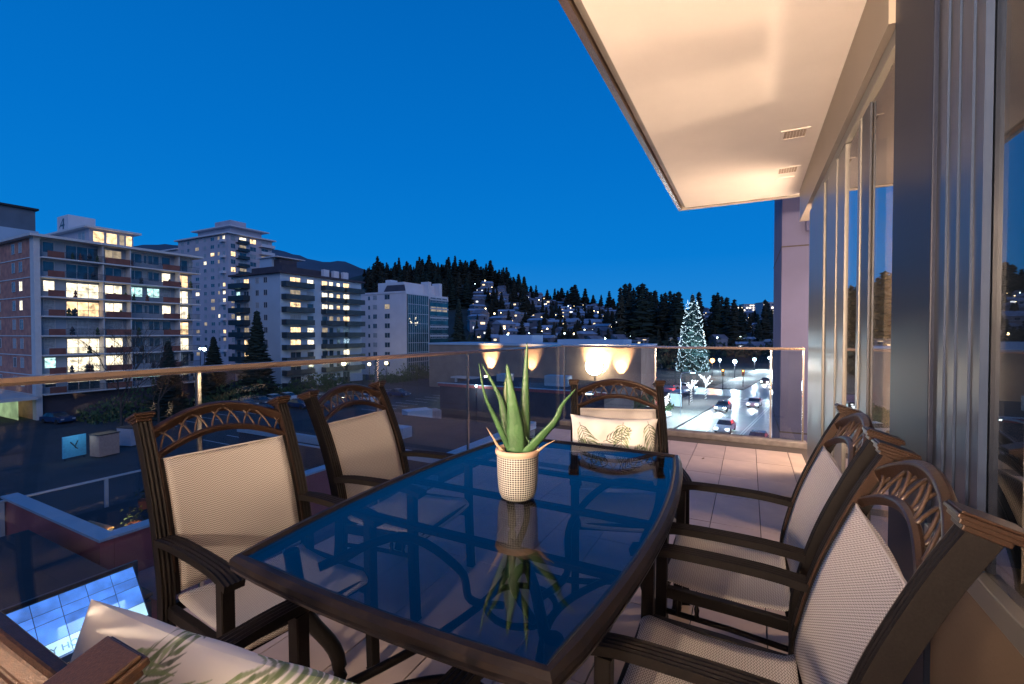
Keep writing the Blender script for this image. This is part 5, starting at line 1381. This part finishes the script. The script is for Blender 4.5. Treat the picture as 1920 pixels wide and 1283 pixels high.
# ---- light-wrapped young trees on the pavement
def lit_tree(px, py_base, h, label, n=9, seed=1):
    rnd = random.Random(seed)
    from_d = 853.3 * (EYE - GZ) / (py_base - 626); x, y = at(px, from_d)
    t = empty('light_wrapped_tree', label, 'tree', (x, y, GZ + .1), 0, None)
    MB().tube([(0, 0, 0), (.05, 0, h*.5), (0, 0, h*.75)], .07, 6, up=(0,1,0)).build('trunk', M['bark'], t)
    m = MB(); f_ = MB()
    for i in range(n):
        a = 2*PI*i/n + rnd.uniform(-.3, .3); z0 = h * rnd.uniform(.45, .7); r = h * rnd.uniform(.15, .27)
        P = [(0, 0, z0), (r*.6*math.cos(a), r*.6*math.sin(a), z0 + h*.12), (r*math.cos(a), r*math.sin(a), z0 + h*rnd.uniform(.2, .32))]
        m.tube(P, .025, 4, up=(0.1, .2, 1))
        for k in range(26):
            tt = rnd.random(); p = Vector(P[0]).lerp(Vector(P[2]), tt); s_ = .045
            p += Vector((rnd.uniform(-.12, .12), rnd.uniform(-.12, .12), rnd.uniform(-.12, .12))); f_.box(p.x-s_, p.x+s_, p.y-s_, p.y+s_, p.z-s_, p.z+s_)
    for k in range(34):
        z = h*.72*k/34; a = k*1.3; s_ = .04; f_.box(.1*math.cos(a)-s_, .1*math.cos(a)+s_, .1*math.sin(a)-s_, .1*math.sin(a)+s_, z-s_, z+s_)
    m.build('branches', M['bark'], t); f_.build('fairy_lights', M['fairy_w'], t)
    l = bpy.data.lights.new('glow', 'POINT'); l.energy = 900; l.color = (.85, .95, 1); l.shadow_soft_size = .8; link('glow', l, t, (0, -.8, h*.7))
lit_tree(1324, 752, 5.0, 'young bare tree wrapped in white lights at the junction corner', 9, 2)
lit_tree(1297, 756, 4.2, 'small tree wrapped in white lights on the pavement, left of the other', 8, 5)
lit_tree(1245, 800, 4.6, 'light wrapped tree right behind the far chair post', 8, 9)
# bus shelter / kiosk on the plaza
t = empty('bus_shelter', 'glass bus shelter with lit poster on the left pavement', 'shelter', (-10.2, 80.5, GZ + .13), -RA)
MB().box(-1.1, 1.1, -2.2, 2.2, 2.5, 2.62).build('roof', M['cope'], t)
MB().box(-1.0, -.96, -2.1, 2.1, .2, 2.45).build('glass_panel', M['pane_curt'], t)
MB().box(-.9, .9, -2.16, -2.06, .3, 2.3).build('poster', M['awn_w'], t)
for (a, b) in ((-1, -2.1), (-1, 2.1), (.95, -2.1), (.95, 2.1)): MB().box(a - .04, a + .04, b - .04, b + .04, 0, 2.49).build('post', M['metal_dark'], t)
# planted corner hedge
hb = MB(); rnd = random.Random(77)
for i in range(2600):
    x = -14.5 + rnd.uniform(-3.8, 3.8); y = 79 + rnd.uniform(-6, 6); hmax = 2.2 * (1 - abs(x + 14.5)/5) ; z = GZ + rnd.random() * hmax + .1; s_ = rnd.uniform(.12, .3)
    a = rnd.uniform(0, PI); hb.tri((x, y, z), (x + s_*math.cos(a), y + s_*math.sin(a), z + rnd.uniform(-.1, .2)), (x, y + .1, z + s_))
tag(hb.build('planting', M['bush']), 'bright green planting on the street corner behind the far chair', 'bushes', None, 'stuff')
# small person on pavement omitted by distance: litter bin instead at near left pavement
x, y = rdp(-3, -9.6); t = empty('litter_bin', 'dark litter bin on the near left pavement', 'bin', (x, y, GZ + .13)); MB().lathe([(.28, 0), (.30, .9)], 12).build('body', M['metal_dark'], t); MB().lathe([(.32, .91), (.1, 1.05)], 12).build('lid', M['metal_dark'], t)

# ---- big tree with light garlands
XT = at(1298, 150); XZ0 = GZ; XH = zat(553, 150) - XZ0
t = empty('christmas_tree', 'huge conifer hung with white light garlands at the road junction', 'tree', (XT[0], XT[1], XZ0))
M['needle3'] = mat('lit_conifer_needles', (.05, .10, .09), .9, 0, .35, .8)
cm_ = conifer_meshes(99, 1, .215, 1500, M['needle3'], .3, .03, .6)
c = link('crown', cm_[0], t); c.scale = (XH*.98, XH*.98, XH); c = link('trunk', cm_[1], t); c.scale = (XH, XH, XH)
rnd = random.Random(4); gm_ = MB()
def trad(z): return 5.0 * (1 - z) ** .52 * (.62 if z < .03 else 1) + .1
for lv in range(15):
    z = .05 + lv * .063; nsw = max(3, int(9 * (1 - z)) + 1); a0 = rnd.uniform(0, 6)
    for q in range(nsw):
        a1 = a0 + 2*PI*q/nsw; a2 = a1 + 2*PI/nsw * rnd.uniform(.75, .95); pts = []
        for i in range(9):
            u = i / 8; a = a1 + (a2 - a1) * u; sag = .05 * (1 - (2*u - 1)**2) * rnd.uniform(.9, 1.1); zz = z - sag + .012*rnd.uniform(-1, 1); r = trad(max(z - .02, 0)) * rnd.uniform(.93, 1.05)
            pts.append(Vector((r*math.cos(a), r*math.sin(a), zz*XH)))
        for p0, p1 in zip(pts, pts[1:]):
            for k in range(3):
                p = p0.lerp(p1, k/3); s_ = rnd.uniform(.03, .085)
                if rnd.random() < .22: continue
                p += Vector((rnd.uniform(-.12, .12), rnd.uniform(-.12, .12), rnd.uniform(-.15, .15)))
                gm_.box(p.x-s_, p.x+s_, p.y-s_, p.y+s_, p.z-s_, p.z+s_)
for k in range(30):
    s_ = .14; z = XH * (.96 + .04*k/30); gm_.box(-s_, s_, -s_, s_, z, z+.12)
gm_.build('light_garland', M['fairy'], t)
l = bpy.data.lights.new('glow', 'POINT'); l.energy = 5000; l.color = (.6, .85, 1); l.shadow_soft_size = 3; link('glow', l, t, (3, -7, 9))

# ---- bare trees
def bare_tree(x, y, z, h, label, seed, spread=.55, depth=6, thick=.16, name='bare_tree', lit=None):
    rnd = random.Random(seed); tr = MB(); br = MB()
    def grow(p, d, l, r, lv):
        q = p + d * l; mid = p + d * (l*.5) + Vector((rnd.uniform(-.05, .05), rnd.uniform(-.05, .05), 0)) * l
        (tr if lv < 1 else br).tube([p, mid, q], r, 5 if lv < 2 else 3, up=(.13, .2, 1), scale=[1, .85, .7])
        if lv >= depth: return
        for k in range(rnd.choice([2, 3, 3]) if lv < depth - 1 else 3):
            ax = Vector((rnd.gauss(0, 1), rnd.gauss(0, 1), rnd.gauss(0, .35))).normalized()
            nd = (d + ax * spread * rnd.uniform(.6, 1.25) + Vector((0, 0, .08))).normalized()
            grow(q if k < 2 else mid, nd, l * rnd.uniform(.68, .86), max(r * .62, .012), lv + 1)
    grow(Vector((0, 0, 0)), Vector((0, 0, 1)), h * .27, thick, 0)
    t = empty(name, label, 'tree', (x, y, z)); tr.build('trunk', M['bark'], t); br.build('branches', M['bark'], t)
x, y = at(225, 58); bare_tree(x, y, GZ, 15, 'large bare tree spreading before the brick ended block', 3, .6)
x, y = at(295, 62); bare_tree(x, y, GZ, 11, 'smaller bare tree near the right end of the brick ended block', 12, .6)
x, y = rdp(-24, 10.5); bare_tree(x, y, GZ + .1, 9.5, 'bare street tree at the lower right behind the end railing', 21, .5, 6, .12)
x, y = rdp(-16, 12.5); bare_tree(x, y, GZ + .1, 8, 'second bare street tree nearest the concrete wing', 33, .5, 6, .10)
# dark evergreens near the blocks
for (px, d, top, wide, lab) in ((482, 84, 584, 1.9, 'broad dark evergreen standing before the blue grey block'), (315, 66, 640, 2.0, 'dark evergreen at the right end of the brick block'), (400, 84, 632, 2.2, 'low dark evergreen left of the broad one'), (345, 90, 660, 2.5, 'dark shrubby evergreen beside the white lamps'), (860, 120, 560, 1.3, 'dark tall evergreen right of the glass corner')):
    x, y = at(px, d); h = zat(top, d) - GZ
    t = empty('evergreen', lab, 'tree', (x, y, GZ)); mc = conifer_meshes(int(px), 1, .16, 1100, M['needle'], .25, .02, .55)
    c = link('crown', mc[0], t); c.scale = (h*wide*.72, h*wide*.72, h); c = link('trunk', mc[1], t); c.scale = (h, h, h)
# dark hedge along the far street
hb = MB()
for i in range(7000):
    x = -80 + rnd.uniform(-5, 3); y = rnd.uniform(28, 125); z = GZ + rnd.random() ** 1.5 * (2.6 + 1.3*math.sin(y*.4)) ; s_ = rnd.uniform(.25, .6)
    if 74 < y < 84: continue
    a = rnd.uniform(0, PI); hb.tri((x, y, z), (x + s_*math.cos(a), y + s_*math.sin(a), z + rnd.uniform(-.1, .2)), (x, y + .1, z + s_))
tag(hb.build('hedge', M['bush']), 'ragged dark hedge along the far side of the car park', 'hedge', None, 'stuff')
